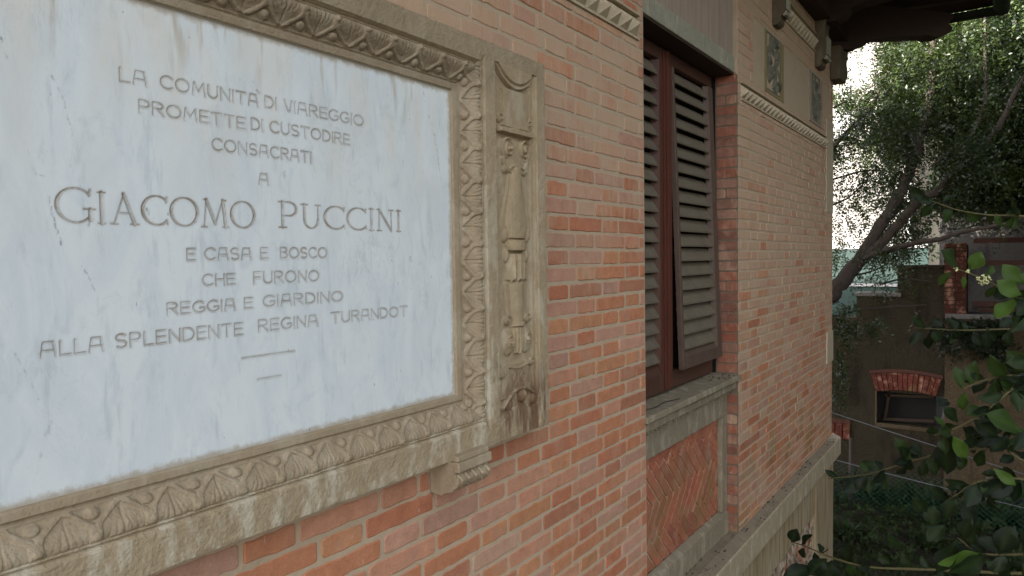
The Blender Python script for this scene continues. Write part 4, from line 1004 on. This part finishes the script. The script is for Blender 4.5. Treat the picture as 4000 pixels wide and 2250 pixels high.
# white house beyond -------------------------------------------------------
wh = thing('white_house', (22, 4, 0), 'sunlit white rendered house with ochre side wall seen beyond the tree', 'house')
w = MB(); w.box(18.0, 18.3, .40, 9, 0, 10.0); w.build('wall', M_WHITE, wh)
w = MB(); w.box(18.002, 30, .382, .399, 0, 10.0); w.box(29.7, 30, .40, 9, 0, 10); w.box(18.3, 29.7, 8.7, 9, 0, 10); w.build('side_wall', M_OCHRE, wh)
w = MB(); w.prism([(0.0, 9.95), (0.0, 10.1), (4.7, 11.6), (9.4, 10.1), (9.4, 9.95)], 'x', 17.55, 30.3); w.build('roof', M_TILE, wh)
w = MB(); w.box(17.96, 18.05, 1.72, 2.02, 6.2, 7.4); w.build('window', M_GREY, wh)
w = MB(); w.tube([(17.93, .50, 0), (17.93, .50, 7.9)], .06, 10); w.build('downpipe', M_GREY, wh, True)
w = MB(); w.box(17.95, 18.0, .40, 9, 5.02, 5.10); w.build('string_moulding', M_WHITE, wh)

# ------------------------------------------------------------------ trees
class Leaves:
    def __init__(s): s.v = []; s.c = []
    def spray(s, p, d, length, n, ll, lw, tone, droop=0.5):
        # a twig with two rows of small leaves
        d = np.array(d, float); d /= np.linalg.norm(d)
        sd = np.cross(d, RNG.standard_normal(3)); sd /= np.linalg.norm(sd)+1e-9; up = np.cross(sd, d)
        t = np.linspace(.05, 1, n); P = p + np.outer(t*length, d); P[:, 2] -= droop*length*t*t
        sg = np.where(np.arange(n) % 2 == 0, 1., -1.)
        dirs = np.outer(sg, sd)*0.85 + d*0.55 + RNG.normal(0, .28, (n, 3)); dirs /= np.linalg.norm(dirs, axis=1)[:, None]
        nr = up + RNG.normal(0, .45, (n, 3)); wd = np.cross(dirs, nr); wd /= np.linalg.norm(wd, axis=1)[:, None]+1e-9
        L = ll*RNG.uniform(.7, 1.25, (n, 1))
        a = P; b = P+dirs*L*.45+wd*lw; c = P+dirs*L; e = P+dirs*L*.45-wd*lw
        s.v.append(np.stack([a, b, c, e], 1).reshape(-1, 3)); s.c.append(np.repeat(np.clip(tone+RNG.normal(0, .12, n), 0, 1), 4))
    def build(s, name, mat, parent):
        V = np.concatenate(s.v); F = np.arange(len(V)).reshape(-1, 4)
        return obj(name, V, F, mat, parent, False, np.concatenate(s.c))
yew = thing('yew_tree', (8.9, 1.2, 0.0), 'leaning evergreen tree with feathery dark needles, in front of the white house', 'tree')
tk = MB(); limbs = []
def limb(pts, r0, r1, k=8):
    P = smoothpath(pts, 6); n = len(P); P = [p+RNG.normal(0, r0*.10, 3) for p in P]
    tk.tube(P, [r0+(r1-r0)*i/(n-1) for i in range(n)], k); limbs.append((P, r0)); return P
fork = PX(3345, 1035, 9.05)
limb([(8.9, 1.2, -.1), (8.9, 1.12, 1.0), PX(3190, 1240, 8.90), PX(3255, 1140, 8.95), fork], .125, .085, 10)
limb([fork, PX(3426, 905, 9.15), PX(3514, 760, 9.30), PX(3560, 650, 9.40), PX(3600, 520, 9.40), PX(3640, 330, 9.40), PX(3645, 100, 9.50), PX(3660, -300, 9.50)], .075, .03)
limb([PX(3326, 1055, 9.02), PX(3488, 905, 9.05), PX(3576, 795, 9.00), PX(3654, 752, 9.00), PX(3720, 680, 9.00), PX(3790, 625, 8.90), PX(3900, 500, 8.80), PX(3990, 300, 8.80)], .06, .025)
limb([PX(3370, 1015, 9.00), PX(3440, 985, 8.80), PX(3533, 959, 8.70), PX(3688, 928, 8.50), PX(3764, 905, 8.40), PX(3900, 880, 8.30), PX(4050, 840, 8.20)], .035, .014)
limb([PX(3230, 620, 9.20), PX(3260, 570, 9.20), PX(3343, 481, 9.30), PX(3400, 420, 9.30), PX(3480, 250, 9.40)], .034, .012)
limb([PX(3250, 585, 9.10), PX(3300, 520, 9.10), PX(3380, 440, 9.00)], .02, .008)
limb([(8.95, 1.12, 1.8), (9.1, 1.0, 3.5), PX(3230, 620, 9.20)], .06, .036)
limb([PX(3720, 680, 9.00), PX(3760, 590, 8.90), PX(3840, 430, 8.90), PX(3850, 230, 8.90), PX(3845, 0, 8.90)], .03, .012)
limb([PX(3560, 660, 9.40), PX(3530, 560, 9.30), PX(3520, 480, 9.30), PX(3490, 350, 9.30)], .02, .008)
for px0, py0, px1, py1, px2, py2 in ((3310, 1085, 3440, 1045, 3545, 960), (3255, 1235, 3400, 1205, 3620, 1190), (3255, 700, 3400, 665, 3560, 690), (3256, 800, 3330, 760, 3440, 640), (3440, 1110, 3530, 1090, 3640, 1100), (3260, 420, 3330, 380, 3420, 330), (3640, 650, 3760, 560, 3850, 520), (3600, 240, 3700, 180, 3800, 60)):
    limb([PX(px0, py0, 8.9), PX(px1, py1, 9.55), PX(px2, py2, 9.4)], .014, .006, 6)
tk.build('trunk', M_BARK, yew, True)
lv = Leaves()
def pix(P):
    d = P-CAM; f = d@CF; return 2000+FPX*(d@CR)/f, 1125-FPX*(d@CU)/f
def density(px, py):
    # how thick the crown hangs, as it reads against the white house
    if px < 3230: return .45
    base = np.interp(px, [3250, 3330, 3440, 3530, 3600, 3700, 4000, 4400], [.44, .36, .46, .62, .85, 1, 1, 1])
    low = np.interp(px, [3250, 3400, 3560, 3700, 3850, 4000], [1090, 1010, 930, 820, 800, 800])
    if py > low: base *= np.interp(py-low, [0, 50, 120, 200], [.7, .25, .06, 0])
    if 3585 < px < 3715 and 520 < py < 980: base *= .4
    if px < 3420 and 150 < py < 330: base *= .35
    if px < 3460 and 640 < py < 960: base *= .62
    return base
clump = [(RNG.uniform(9.3, 11.5) if RNG.uniform() < .9 else RNG.uniform(8.3, 8.9), RNG.uniform(-3.0, 1.7), RNG.uniform(3.0, 7.8), RNG.uniform(.16, .42)) for _ in range(800)]
cnt = 0
for (cx, cy, cz, r) in clump:
    q = pix(np.array([cx, cy, cz])); dn = density(*q)
    if (q[0] < 3560 or q[1] > 700) and RNG.uniform() > dn*1.5: continue
    if q[0] < 3500: r *= .62
    ns = int(125*r/.3*max(dn, .42)) if 3150 < q[0] < 4200 and q[1] > -250 else int(26*r/.3)
    tone = np.clip(.25+.22*RNG.normal(), 0, .8)
    if q[0] < 3420: tone += .2
    for _ in range(ns):
        o = RNG.normal(0, r*.55, 3); p = np.array([cx, cy, cz])+o
        if p[0] < HX+1.5 and p[1] > -1.6: continue
        dd_ = pix(p)
        if dd_[0] < 3600 and RNG.uniform() > density(*dd_)*2.2: continue
        if dd_[0] >= 3585 and dd_[1] > 480 and RNG.uniform() > density(dd_[0], dd_[1]+45)*1.1: continue
        d = np.array([RNG.normal(0, .6), RNG.normal(0, .6), -0.35+RNG.normal(0, .4)])
        lv.spray(p, d, RNG.uniform(.10, .24), 12, .044, .0105, tone, .6); cnt += 1
for P, r0 in limbs:                                     # sprays hanging from the limbs
    for p in P[2:]:
        if p[2] < 2.9: continue
        for _ in range(7 if r0 < .05 else 3):
            q = pix(np.array(p))
            if RNG.uniform() > density(*q)+.25 or (q[1] > 860 and q[0] > 3590): continue
            lv.spray(np.array(p)+RNG.normal(0, .05, 3), (RNG.normal(0, .7), RNG.normal(0, .7), -.5), RNG.uniform(.10, .24), 12, .042, .0095, .25+.2*RNG.normal(), .7)
for px_, py_ in ((3285, 1255), (3310, 1262), (3335, 1270), (3370, 1262), (3400, 1268), (3440, 1250), (3275, 1300), (3300, 1315), (3268, 1380), (3290, 1420), (3270, 1440), (3300, 1455), (3265, 1500), (3270, 1540), (3295, 1200), (3330, 1190)):
    for _ in range(9): lv.spray(PX(px_+RNG.normal(0, 9), py_+RNG.normal(0, 12), RNG.uniform(8.6, 9.0)), (RNG.normal(0, .6), RNG.normal(0, .6), -.5), RNG.uniform(.08, .18), 11, .042, .0095, .08+.1*RNG.random(), .6)
lv.build('foliage', M_YEW, yew)
# dense evergreens further back, plus unseen ones added to block sky light
def bigtree(name, loc, label, ctr, rad, n, seed, ll=.10):
    r = np.random.default_rng(seed); t = thing(name, loc, label, 'tree', 'evergreen trees behind the garden')
    m_ = MB(); m_.tube(smoothpath([loc, (loc[0]+.1, loc[1], ctr[2]-rad[2]*.5), (loc[0], loc[1], ctr[2]+rad[2]*.6)]), [.18-.006*i for i in range(13)], 8)
    for k_ in range(9):
        a = r.uniform(0, 6.28); z = ctr[2]+r.uniform(-.7, .5)*rad[2]
        m_.tube(smoothpath([(loc[0], loc[1], z), (loc[0]+math.cos(a)*rad[0]*.5, loc[1]+math.sin(a)*rad[1]*.5, z+.3), (loc[0]+math.cos(a)*rad[0]*.9, loc[1]+math.sin(a)*rad[1]*.9, z+.3)]), [.05-.003*i for i in range(13)], 6)
    m_.build('trunk', M_BARK, t, True); L_ = Leaves()
    for _ in range(n):
        v = r.standard_normal(3); v /= np.linalg.norm(v); rr = r.uniform(.45, 1)**.6
        c = np.array(ctr)+v*np.array(rad)*rr*(1+.12*math.sin(5*v[0]+3*v[2]*2+seed))
        q_ = pix(c)
        if c[0] > 0 and (c-CAM)@CF > 1 and q_[0] < 4010 and q_[1] > 780 and c[0] < XW+.5: continue
        for _ in range(5): L_.spray(c+r.normal(0, .16, 3), (v[0], v[1], v[2]*.3-.3), r.uniform(.2, .4), 12, ll, ll*.3, np.clip(.3+.25*r.normal(), 0, 1), .6)
    L_.build('foliage', M_DARKLEAF, t)
bigtree('evergreen_tree', (14.5, -2.6, 0), 'dense dark evergreen filling the right side behind the trellis', (14.5, -2.9, 5.6), (1.9, 2.3, 3.4), 1500, 4)
bigtree('evergreen_tree', (10.8, -4.6, 0), 'big dark evergreen overhanging the garden at the right edge', (10.6, -4.3, 5.9), (2.6, 2.55, 3.0), 1700, 6)
bigtree('evergreen_tree', (6.7, -6.5, 0), 'added unseen evergreen opposite the facade, shading it', (6.7, -6.5, 5.6), (2.6, 2.4, 4.6), 1000, 12, .2)
bigtree('evergreen_tree', (8.3, -4.6, 0), 'added unseen evergreen at the right, shading facade and garden', (8.3, -4.5, 5.0), (1.9, 2.1, 4.4), 900, 15, .17)
bigtree('evergreen_tree', (3.2, -10.5, 0), 'added unseen far evergreen, blocking sky light on the facade', (3.2, -10.5, 5.0), (2.3, 2.4, 4.2), 500, 18, .22)
bigtree('evergreen_tree', (20.0, -4.6, 0), 'taller dark evergreen farther back at the right edge', (20, -4.6, 7.0), (2.6, 3.2, 5.0), 1400, 9)

# ------------------------------------------------------------------ glossy shrub close to the camera
shrub = thing('broadleaf_shrub', tuple(np.append(PF(4900, 1600, 2.9)[:2], 0.0)), 'large glossy leaved shrub reaching in from the lower right foreground', 'shrub')
base = np.array(shrub.location)
sm_ = MB(); LV, LF, LC = [], [], []
def leaf(p, tip, wr, tone, curl=.12, fold=.18):
    p, tip = np.array(p), np.array(tip); d = tip-p; L = np.linalg.norm(d); d /= L
    view = (p-CAM)/np.linalg.norm(p-CAM)
    nr = -view+RNG.normal(0, .45, 3)+np.array([0, 0, .25]); nr -= d*np.dot(nr, d); nr /= np.linalg.norm(nr); sd = np.cross(d, nr)
    b = len(LV); n = 9; prof = [0.0, .30, .62, .86, 1.0, .97, .78, .44, .0]
    wv_ = RNG.uniform(-1, 1)
    for i in range(n):
        t = i/(n-1); w_ = prof[i]*L*wr*.5; c = p+d*L*t-nr*L*curl*(t-.1)**2*1.2+sd*L*.05*wv_*math.sin(t*3.1)
        for k_, uu in enumerate((-1, -.5, 0, .5, 1)):
            LV.append(c+sd*w_*uu+nr*(abs(uu)*w_*fold*2-abs(uu)**2*w_*.12)+nr*0.004*math.sin(t*9+uu*2)*abs(uu)*L/.08); LC.append(np.clip(tone+(.10 if uu == 0 else 0), 0, 1))
    for i in range(n-1):
        for k_ in range(4):
            LF.append((b+i*5+k_, b+i*5+k_+1, b+(i+1)*5+k_+1, b+(i+1)*5+k_))
def stem(pts, r0, r1):
    P = smoothpath(pts, 8); n = len(P); sm_.tube(P, [r0+(r1-r0)*i/(n-1) for i in range(n)], 7); return P
def leaves_along(P, n, lo, hi, size, tone, wr=.5):
    for _ in range(n):
        i = random.randint(int(len(P)*lo), max(int(len(P)*lo)+1, int((len(P)-1)*hi))); p = P[min(i, len(P)-1)]
        d = P[min(i+1, len(P)-1)]-P[max(i-1, 0)]; d = d/(np.linalg.norm(d)+1e-9)
        a = RNG.normal(0, 1, 3); a -= d*np.dot(a, d); a /= np.linalg.norm(a); v = d*.5+a+np.array([0, 0, -.35]); v /= np.linalg.norm(v)
        leaf(p, p+v*size*random.uniform(.65, 1.2), wr*random.uniform(.85, 1.15), np.clip(random.gauss(tone, .07), 0, 1))
trunk_pts = [base+np.array([0, 0, -.05]), base+np.array([.02, .05, 1.2]), PF(4750, 1750, 2.8), PF(4650, 1400, 2.75), PF(4560, 900, 2.7)]
stem(trunk_pts, .035, .014); j1, j2, j3 = PF(4720, 1650, 2.78), PF(4680, 1500, 2.76), PF(4600, 1100, 2.72)
stem([j1, base+np.array([.05, -.03, .8])], .022, .03)
def path(pp, f0, f1): return [PF(x, y, f0+(f1-f0)*i/(len(pp)-1)) for i, (x, y) in enumerate(pp)]
B = {}
B['a'] = stem([j3]+path([(4250, 880), (4000, 845), (3860, 840), (3740, 820), (3640, 785)], 2.75, 2.9), .006, .0016)
B['b'] = stem([j3]+path([(4200, 1250), (4050, 1210), (3930, 1140), (3840, 1090), (3745, 1052)], 2.1, 2.1), .006, .0018)
B['b2'] = stem(path([(4150, 1230), (4060, 1160), (3990, 1090), (3955, 1040)], 2.1, 2.05), .004, .0015)
B['c'] = stem([j2]+path([(4200, 1290), (3990, 1285), (3760, 1290), (3570, 1280)], 2.5, 2.7), .006, .002)
B['d'] = stem([j2]+path([(4150, 1400), (3990, 1490), (3870, 1590), (3760, 1660), (3650, 1700)], 2.2, 2.3), .009, .002)
B['d2'] = stem(path([(4100, 1530), (3980, 1470), (3860, 1480), (3760, 1520)], 2.25, 2.3), .005, .0018)
B['e'] = stem([j1]+path([(4250, 1660), (3960, 1740), (3740, 1760), (3560, 1800), (3400, 1850), (3235, 1870)], 2.4, 2.8), .008, .0015)
B['f'] = stem([j1]+path([(4200, 1900), (3980, 1870), (3830, 1880), (3740, 1930), (3690, 1960)], 2.3, 2.4), .006, .002)
B['g'] = stem([j1]+path([(4250, 2150), (4000, 2165), (3830, 2160), (3740, 2100)], 2.1, 2.25), .006, .002)
B['h'] = stem([base+np.array([0, 0, 1.4])]+path([(4400, 2240), (4000, 2240), (3640, 2225), (3400, 2215), (3255, 2180), (3160, 2140), (3090, 2115)], 2.4, 3.0), .008, .0018)
B['i'] = stem([j1]+path([(4300, 1800), (4000, 1800), (3900, 1700), (3800, 1710)], 2.35, 2.5), .007, .0018)
# the leaves that can be told apart in the photograph: stalk end, tip, width, tone, distance
for x0, y0, x1, y1, wr, tn, f in (
    (3740, 1050, 3690, 975, .75, .30, 2.1), (3790, 1055, 3830, 985, .72, .70, 2.1), (3720, 1060, 3660, 1115, .42, .45, 2.15), (3760, 1075, 3770, 1130, .40, .70, 2.1),
    (3850, 1080, 3890, 1035, .40, .45, 2.1), (3990, 1110, 3920, 1035, .62, .62, 2.05), (3990, 1155, 3900, 1095, .60, .72, 2.05), (3975, 1160, 3885, 1235, .45, .85, 2.1), (4000, 1120, 4050, 1040, .6, .6, 2.05), (3890, 1120, 3850, 1165, .5, .35, 2.12), (3950, 1160, 3870, 1130, .6, .05, 2.15), (4000, 1190, 3960, 1270, .5, .5, 2.2),
    (3630, 785, 3545, 725, .42, .12, 2.9), (3660, 790, 3580, 770, .40, .10, 2.9), (3640, 790, 3600, 850, .62, .22, 2.9), (3670, 790, 3735, 755, .42, .10, 2.9), (3680, 800, 3640, 815, .7, .03, 2.9), (3780, 825, 3820, 870, .6, .35, 2.85), (3880, 840, 3920, 885, .55, .42, 2.8), (3930, 842, 3990, 815, .4, .3, 2.8),
    (3600, 1285, 3555, 1350, .48, .05, 2.7), (3640, 1285, 3620, 1360, .55, .04, 2.7), (3680, 1280, 3650, 1240, .7, .06, 2.65), (3735, 1290, 3710, 1235, .75, .12, 2.6), (3730, 1290, 3740, 1330, .6, .08, 2.6), (3850, 1285, 3890, 1340, .5, .06, 2.55), (3950, 1285, 3930, 1350, .55, .12, 2.5), (3800, 1290, 3830, 1360, .5, .04, 2.55), (3900, 1280, 3970, 1240, .5, .10, 2.5),
    (3760, 1520, 3735, 1430, .48, .40, 2.3), (3790, 1510, 3805, 1410, .55, .42, 2.3), (3800, 1500, 3770, 1450, .6, .12, 2.32), (3860, 1500, 3920, 1480, .4, .10, 2.3), (3930, 1480, 3870, 1400, .45, .35, 2.25), (4010, 1440, 3930, 1370, .62, .40, 2.2), (3770, 1530, 3760, 1610, .42, .62, 2.28), (3860, 1490, 3800, 1530, .65, .08, 2.33), (3700, 1560, 3670, 1580, .8, .05, 2.4), (3740, 1650, 3690, 1590, .6, .15, 2.32),
    (3700, 1690, 3655, 1620, .42, .50, 2.3), (3720, 1700, 3785, 1800, .40, .80, 2.28), (3800, 1640, 3900, 1715, .55, .05, 2.3), (3990, 1690, 3865, 1615, .58, .42, 2.15), (3800, 1700, 3790, 1745, .7, .08, 2.4), (3940, 1700, 3870, 1760, .55, .06, 2.35), (3960, 1760, 4020, 1690, .6, .08, 2.3), (3880, 1830, 3970, 1900, .45, .75, 2.3), (3830, 1850, 3900, 1845, .5, .08, 2.35),
    (3720, 1700, 3690, 1860, .50, .02, 2.35), (3640, 1770, 3655, 1865, .38, .20, 2.5), (3680, 1790, 3700, 1700, .5, .06, 2.5), (3560, 1800, 3500, 1710, .42, .38, 2.6), (3540, 1805, 3525, 1745, .65, .10, 2.6), (3560, 1800, 3500, 1860, .68, .08, 2.6), (3620, 1790, 3590, 1865, .45, .14, 2.55), (3600, 1780, 3565, 1725, .55, .05, 2.55), (3690, 1770, 3760, 1800, .5, .05, 2.45),
    (3440, 1840, 3425, 1795, .8, .08, 2.7), (3390, 1850, 3360, 1800, .5, .35, 2.7), (3430, 1850, 3485, 1920, .45, .50, 2.7), (3390, 1855, 3340, 1910, .55, .05, 2.72), (3360, 1860, 3300, 1925, .65, .03, 2.75), (3280, 1868, 3225, 1835, .38, .10, 2.8), (3320, 1862, 3350, 1830, .35, .12, 2.75),
    (3990, 1880, 3810, 1935, .46, .03, 2.3), (3820, 1890, 3780, 1980, .62, .10, 2.32), (3740, 1940, 3690, 2030, .55, .14, 2.35), (3700, 1960, 3630, 1900, .45, .06, 2.4), (3760, 1960, 3800, 2060, .6, .05, 2.35), (3650, 1970, 3640, 2060, .7, .16, 2.4), (3690, 2050, 3620, 2110, .6, .20, 2.4), (3620, 2000, 3570, 1950, .55, .12, 2.4), (3860, 1930, 3900, 2010, .55, .06, 2.3),
    (3830, 2160, 3680, 2215, .42, .85, 2.15), (3850, 2165, 3720, 2245, .58, .15, 2.12), (3740, 2110, 3650, 2230, .50, .10, 2.2), (3760, 2110, 3790, 2030, .5, .08, 2.2), (3900, 2165, 3960, 2060, .6, .05, 2.15), (3930, 2165, 3880, 2240, .5, .12, 2.1), (4000, 2165, 4040, 2080, .6, .06, 2.1),
    (3090, 2118, 3110, 2070, .7, .06, 3.0), (3130, 2130, 3165, 2085, .7, .05, 3.0), (3140, 2140, 3130, 2180, .75, .08, 3.0), (3180, 2155, 3190, 2205, .55, .03, 3.0), (3230, 2180, 3160, 2250, .75, .10, 2.9), (3250, 2185, 3215, 2290, .80, .06, 2.9), (3180, 2215, 3060, 2250, .55, .05, 2.95), (3350, 2200, 3290, 2230, .6, .1, 2.85), (3480, 2215, 3430, 2160, .55, .18, 2.7), (3330, 2110, 3290, 2200, .6, .08, 2.8), (3440, 2180, 3390, 2170, .7, .12, 2.75), (3560, 2220, 3520, 2160, .5, .25, 2.7), (3540, 2150, 3470, 2100, .45, .3, 2.6), (3620, 2225, 3600, 2170, .5, .2, 2.6)):
    leaf(PF(x0, y0, f), PF(x1, y1, f+random.uniform(-.04, .04)), wr, tn**1.35)
for k_, n_, lo, tone in (('a', 5, .1, .15), ('b', 4, .1, .3), ('c', 18, .1, .03), ('d', 22, .15, .06), ('e', 20, .15, .05), ('f', 32, .1, .04), ('g', 14, .1, .06), ('h', 12, .2, .06), ('i', 36, .1, .03), ('d2', 6, .1, .14)):
    leaves_along(B[k_], n_, lo, .95, .075, tone)
for k_ in B:
    leaves_along(B[k_], 16, 0.0, .45, .08, .10)
TP = smoothpath(trunk_pts, 8)
for _ in range(5): leaves_along(TP, 24, .45, 1.0, .085, .12)
for z in range(60):
    p = np.array(trunk_pts[1])+np.array([RNG.normal(0, .25), RNG.normal(0, .25), RNG.uniform(-.4, 2.6)]); v = RNG.normal(0, 1, 3)
    leaf(p, p+v/np.linalg.norm(v)*.08, .5, .1)
sm_.build('stem', M_TWIG, shrub, True)
obj('foliage', LV, LF, M_GLOSS, shrub, True, np.array(LC))
for cpx, cpy, n_, rr in ((3843, 1092, 42, .019), (3735, 1050, 7, .006), (3785, 1060, 9, .007)):
    fb = MB(); c = PF(cpx, cpy, 2.08)
    for _ in range(n_):
        v = RNG.standard_normal(3); v /= np.linalg.norm(v); p = c+v*rr*RNG.uniform(.5, 1); r = RNG.uniform(.0022, .0036)
        fb.add([p+np.array(o)*r for o in ((1, 0, 0), (-1, 0, 0), (0, 1, 0), (0, -1, 0), (0, 0, 1), (0, 0, -1))], [(0, 2, 4), (2, 1, 4), (1, 3, 4), (3, 0, 4), (2, 0, 5), (1, 2, 5), (3, 1, 5), (0, 3, 5)])
    fb.build('flower_cluster', M_FLOWER, shrub, True)

# ------------------------------------------------------------------ small garden things
def cable(a, b, sag, r, label):
    P = [np.array(a)+(np.array(b)-np.array(a))*t-np.array([0, 0, sag*4*t*(1-t)]) for t in np.linspace(0, 1, 24)]
    c = MB(); c.tube(P, r, 6); tag(c.build('cable', M_CABLE, None, True), label, 'cable')
p0, p1 = PX(3250, 1608, 10.6), PX(3540, 1700, 9.4); dv = p1-p0
cable(p0-dv*.9, p1+dv*2.2, 0.02, .0055, 'upper steel cable slanting past the arched brick window')
p0, p1 = PX(3270, 1795, 10.4), PX(3760, 1918, 9.2); dv = p1-p0
cable(p0-dv*.6, p1+dv*1.2, 0.02, .0055, 'lower steel cable slanting across the roughcast wall')
ps = thing('fence_post', tuple(np.append(PX(3323, 2000, 10.7)[:2], 0)), 'dark wooden post standing at the green net fence', 'post')
w = MB(); q = np.array(ps.location); w.tube([q, q+np.array([0, 0, .95])], [.03, .027], 8); w.tube([q+np.array([-.04, .02, .38]), q+np.array([.02, 0, .40])], .012, 6); w.build('shaft', M_BARK, ps, True)
nt = thing('net_fence', (10.6, -.6, 0), 'green plastic mesh fence along the planting bed', 'fence')
w = MB()
def npt(s_, z): return np.array([10.65-.25*s_*.3, 1.2-s_, z+.03*math.sin(s_*5)])
st_ = .075; LN = 4.0
for i in range(int((LN+1)/st_)):
    for sg in (1, -1):
        a = i*st_-(0 if sg > 0 else 0); pts = []
        for j in range(11):
            z = j*.058+.02; s_ = a+sg*z*1.15-(0.5 if sg > 0 else -.5+.5)
            if 0 <= s_ <= LN: pts.append(npt(s_, z))
        if len(pts) > 1: w.tube(pts, .0014, 3)
w.build('mesh', M_NET, nt)
for s_ in (.0, 1.9, 3.9):
    w = MB(); w.tube([npt(s_, -.02), npt(s_, .85)], .018, 7); w.build('stake', M_BARK, nt, True)
for i, (x, y, n_, sc, lab) in enumerate(((11.1, .35, 46, .95, 'strappy leaved plant by the wall under the arched window'), (11.0, -.35, 52, 1.05, 'largest strappy leaved clump behind the net fence'), (10.9, -1.2, 48, 1.0, 'strappy leaved clump in front of the cellar opening'), (9.6, -.5, 40, .7, 'low strappy clump in front of the net fence'), (9.4, .35, 40, .7, 'low strappy clump beside the dark post'), (9.3, -1.4, 44, .8, 'strappy clump at the lower right of the bed'))):
    t = thing('garden_plant', (x, y, 0), lab, 'plant', 'strappy plants in the bed'); V_, F_, C_ = [], [], []
    for _ in range(n_):
        a = random.uniform(0, 6.28); L_ = sc*random.uniform(.4, .8); el = random.uniform(.5, 1.35); d = np.array([math.cos(a), math.sin(a), 0]); sd = np.array([-d[1], d[0], 0]); b = len(V_); w0 = random.uniform(.016, .036)*sc
        for k_ in range(7):
            s_ = k_/6; c = np.array([x, y, 0])+d*(L_*s_*math.cos(el)+.05)+np.array([0, 0, L_*(s_*math.sin(el)-.55*s_*s_*s_)]); wd = w0*math.sin(math.pi*(.12+.88*s_)**.8)
            V_ += [c-sd*wd, c+np.array([0, 0, -.3*wd]), c+sd*wd]; C_ += [random.uniform(.0, .5)]*3
        for k_ in range(6): F_ += [(b+k_*3, b+k_*3+1, b+k_*3+4, b+k_*3+3), (b+k_*3+1, b+k_*3+2, b+k_*3+5, b+k_*3+4)]
    obj('foliage', V_, F_, M_STRAP, t, True, np.array(C_))
hv = thing('hanging_vine', tuple(PX(3790, 1290, 11.6)), 'dark tangled vine hanging over the coping of the ochre wall', 'vine')
w = MB(); L2 = Leaves()
for _ in range(34):
    x0 = RNG.uniform(3660, 3930); y0 = 1262+RNG.normal(0, 8); ln = RNG.uniform(60, 210)*(1 if x0 > 3690 else .8)
    P = [PX(x0+RNG.normal(0, 8)*t_*3, y0+ln*t_, 11.58-.06*math.sin(t_*3)) for t_ in np.linspace(0, 1, 6)]
    w.tube(P, .004, 4)
    for p in P[:4]:
        for _ in range(3): L2.spray(p, (RNG.normal(0, .5), RNG.normal(0, .8), -.4), .12, 6, .055, .017, RNG.uniform(0, .3), .4)
w.build('stem', M_BARK, hv); L2.build('foliage', M_DARKLEAF, hv)
# ground cover in the bed
L_ = Leaves()
for _ in range(1900):
    x, y = RNG.uniform(7.6, 11.6), RNG.uniform(-3, 1.5)
    L_.spray(np.array([x, y, RNG.uniform(.0, .12)]), (RNG.normal(0, 1), RNG.normal(0, 1), .6), RNG.uniform(.08, .25), 8, .05, .016, RNG.uniform(0, .5), .4)
tag(L_.build('ground_cover', M_STRAP, None), 'low dark green ground cover in the shaded bed', 'ground cover', kind='stuff')
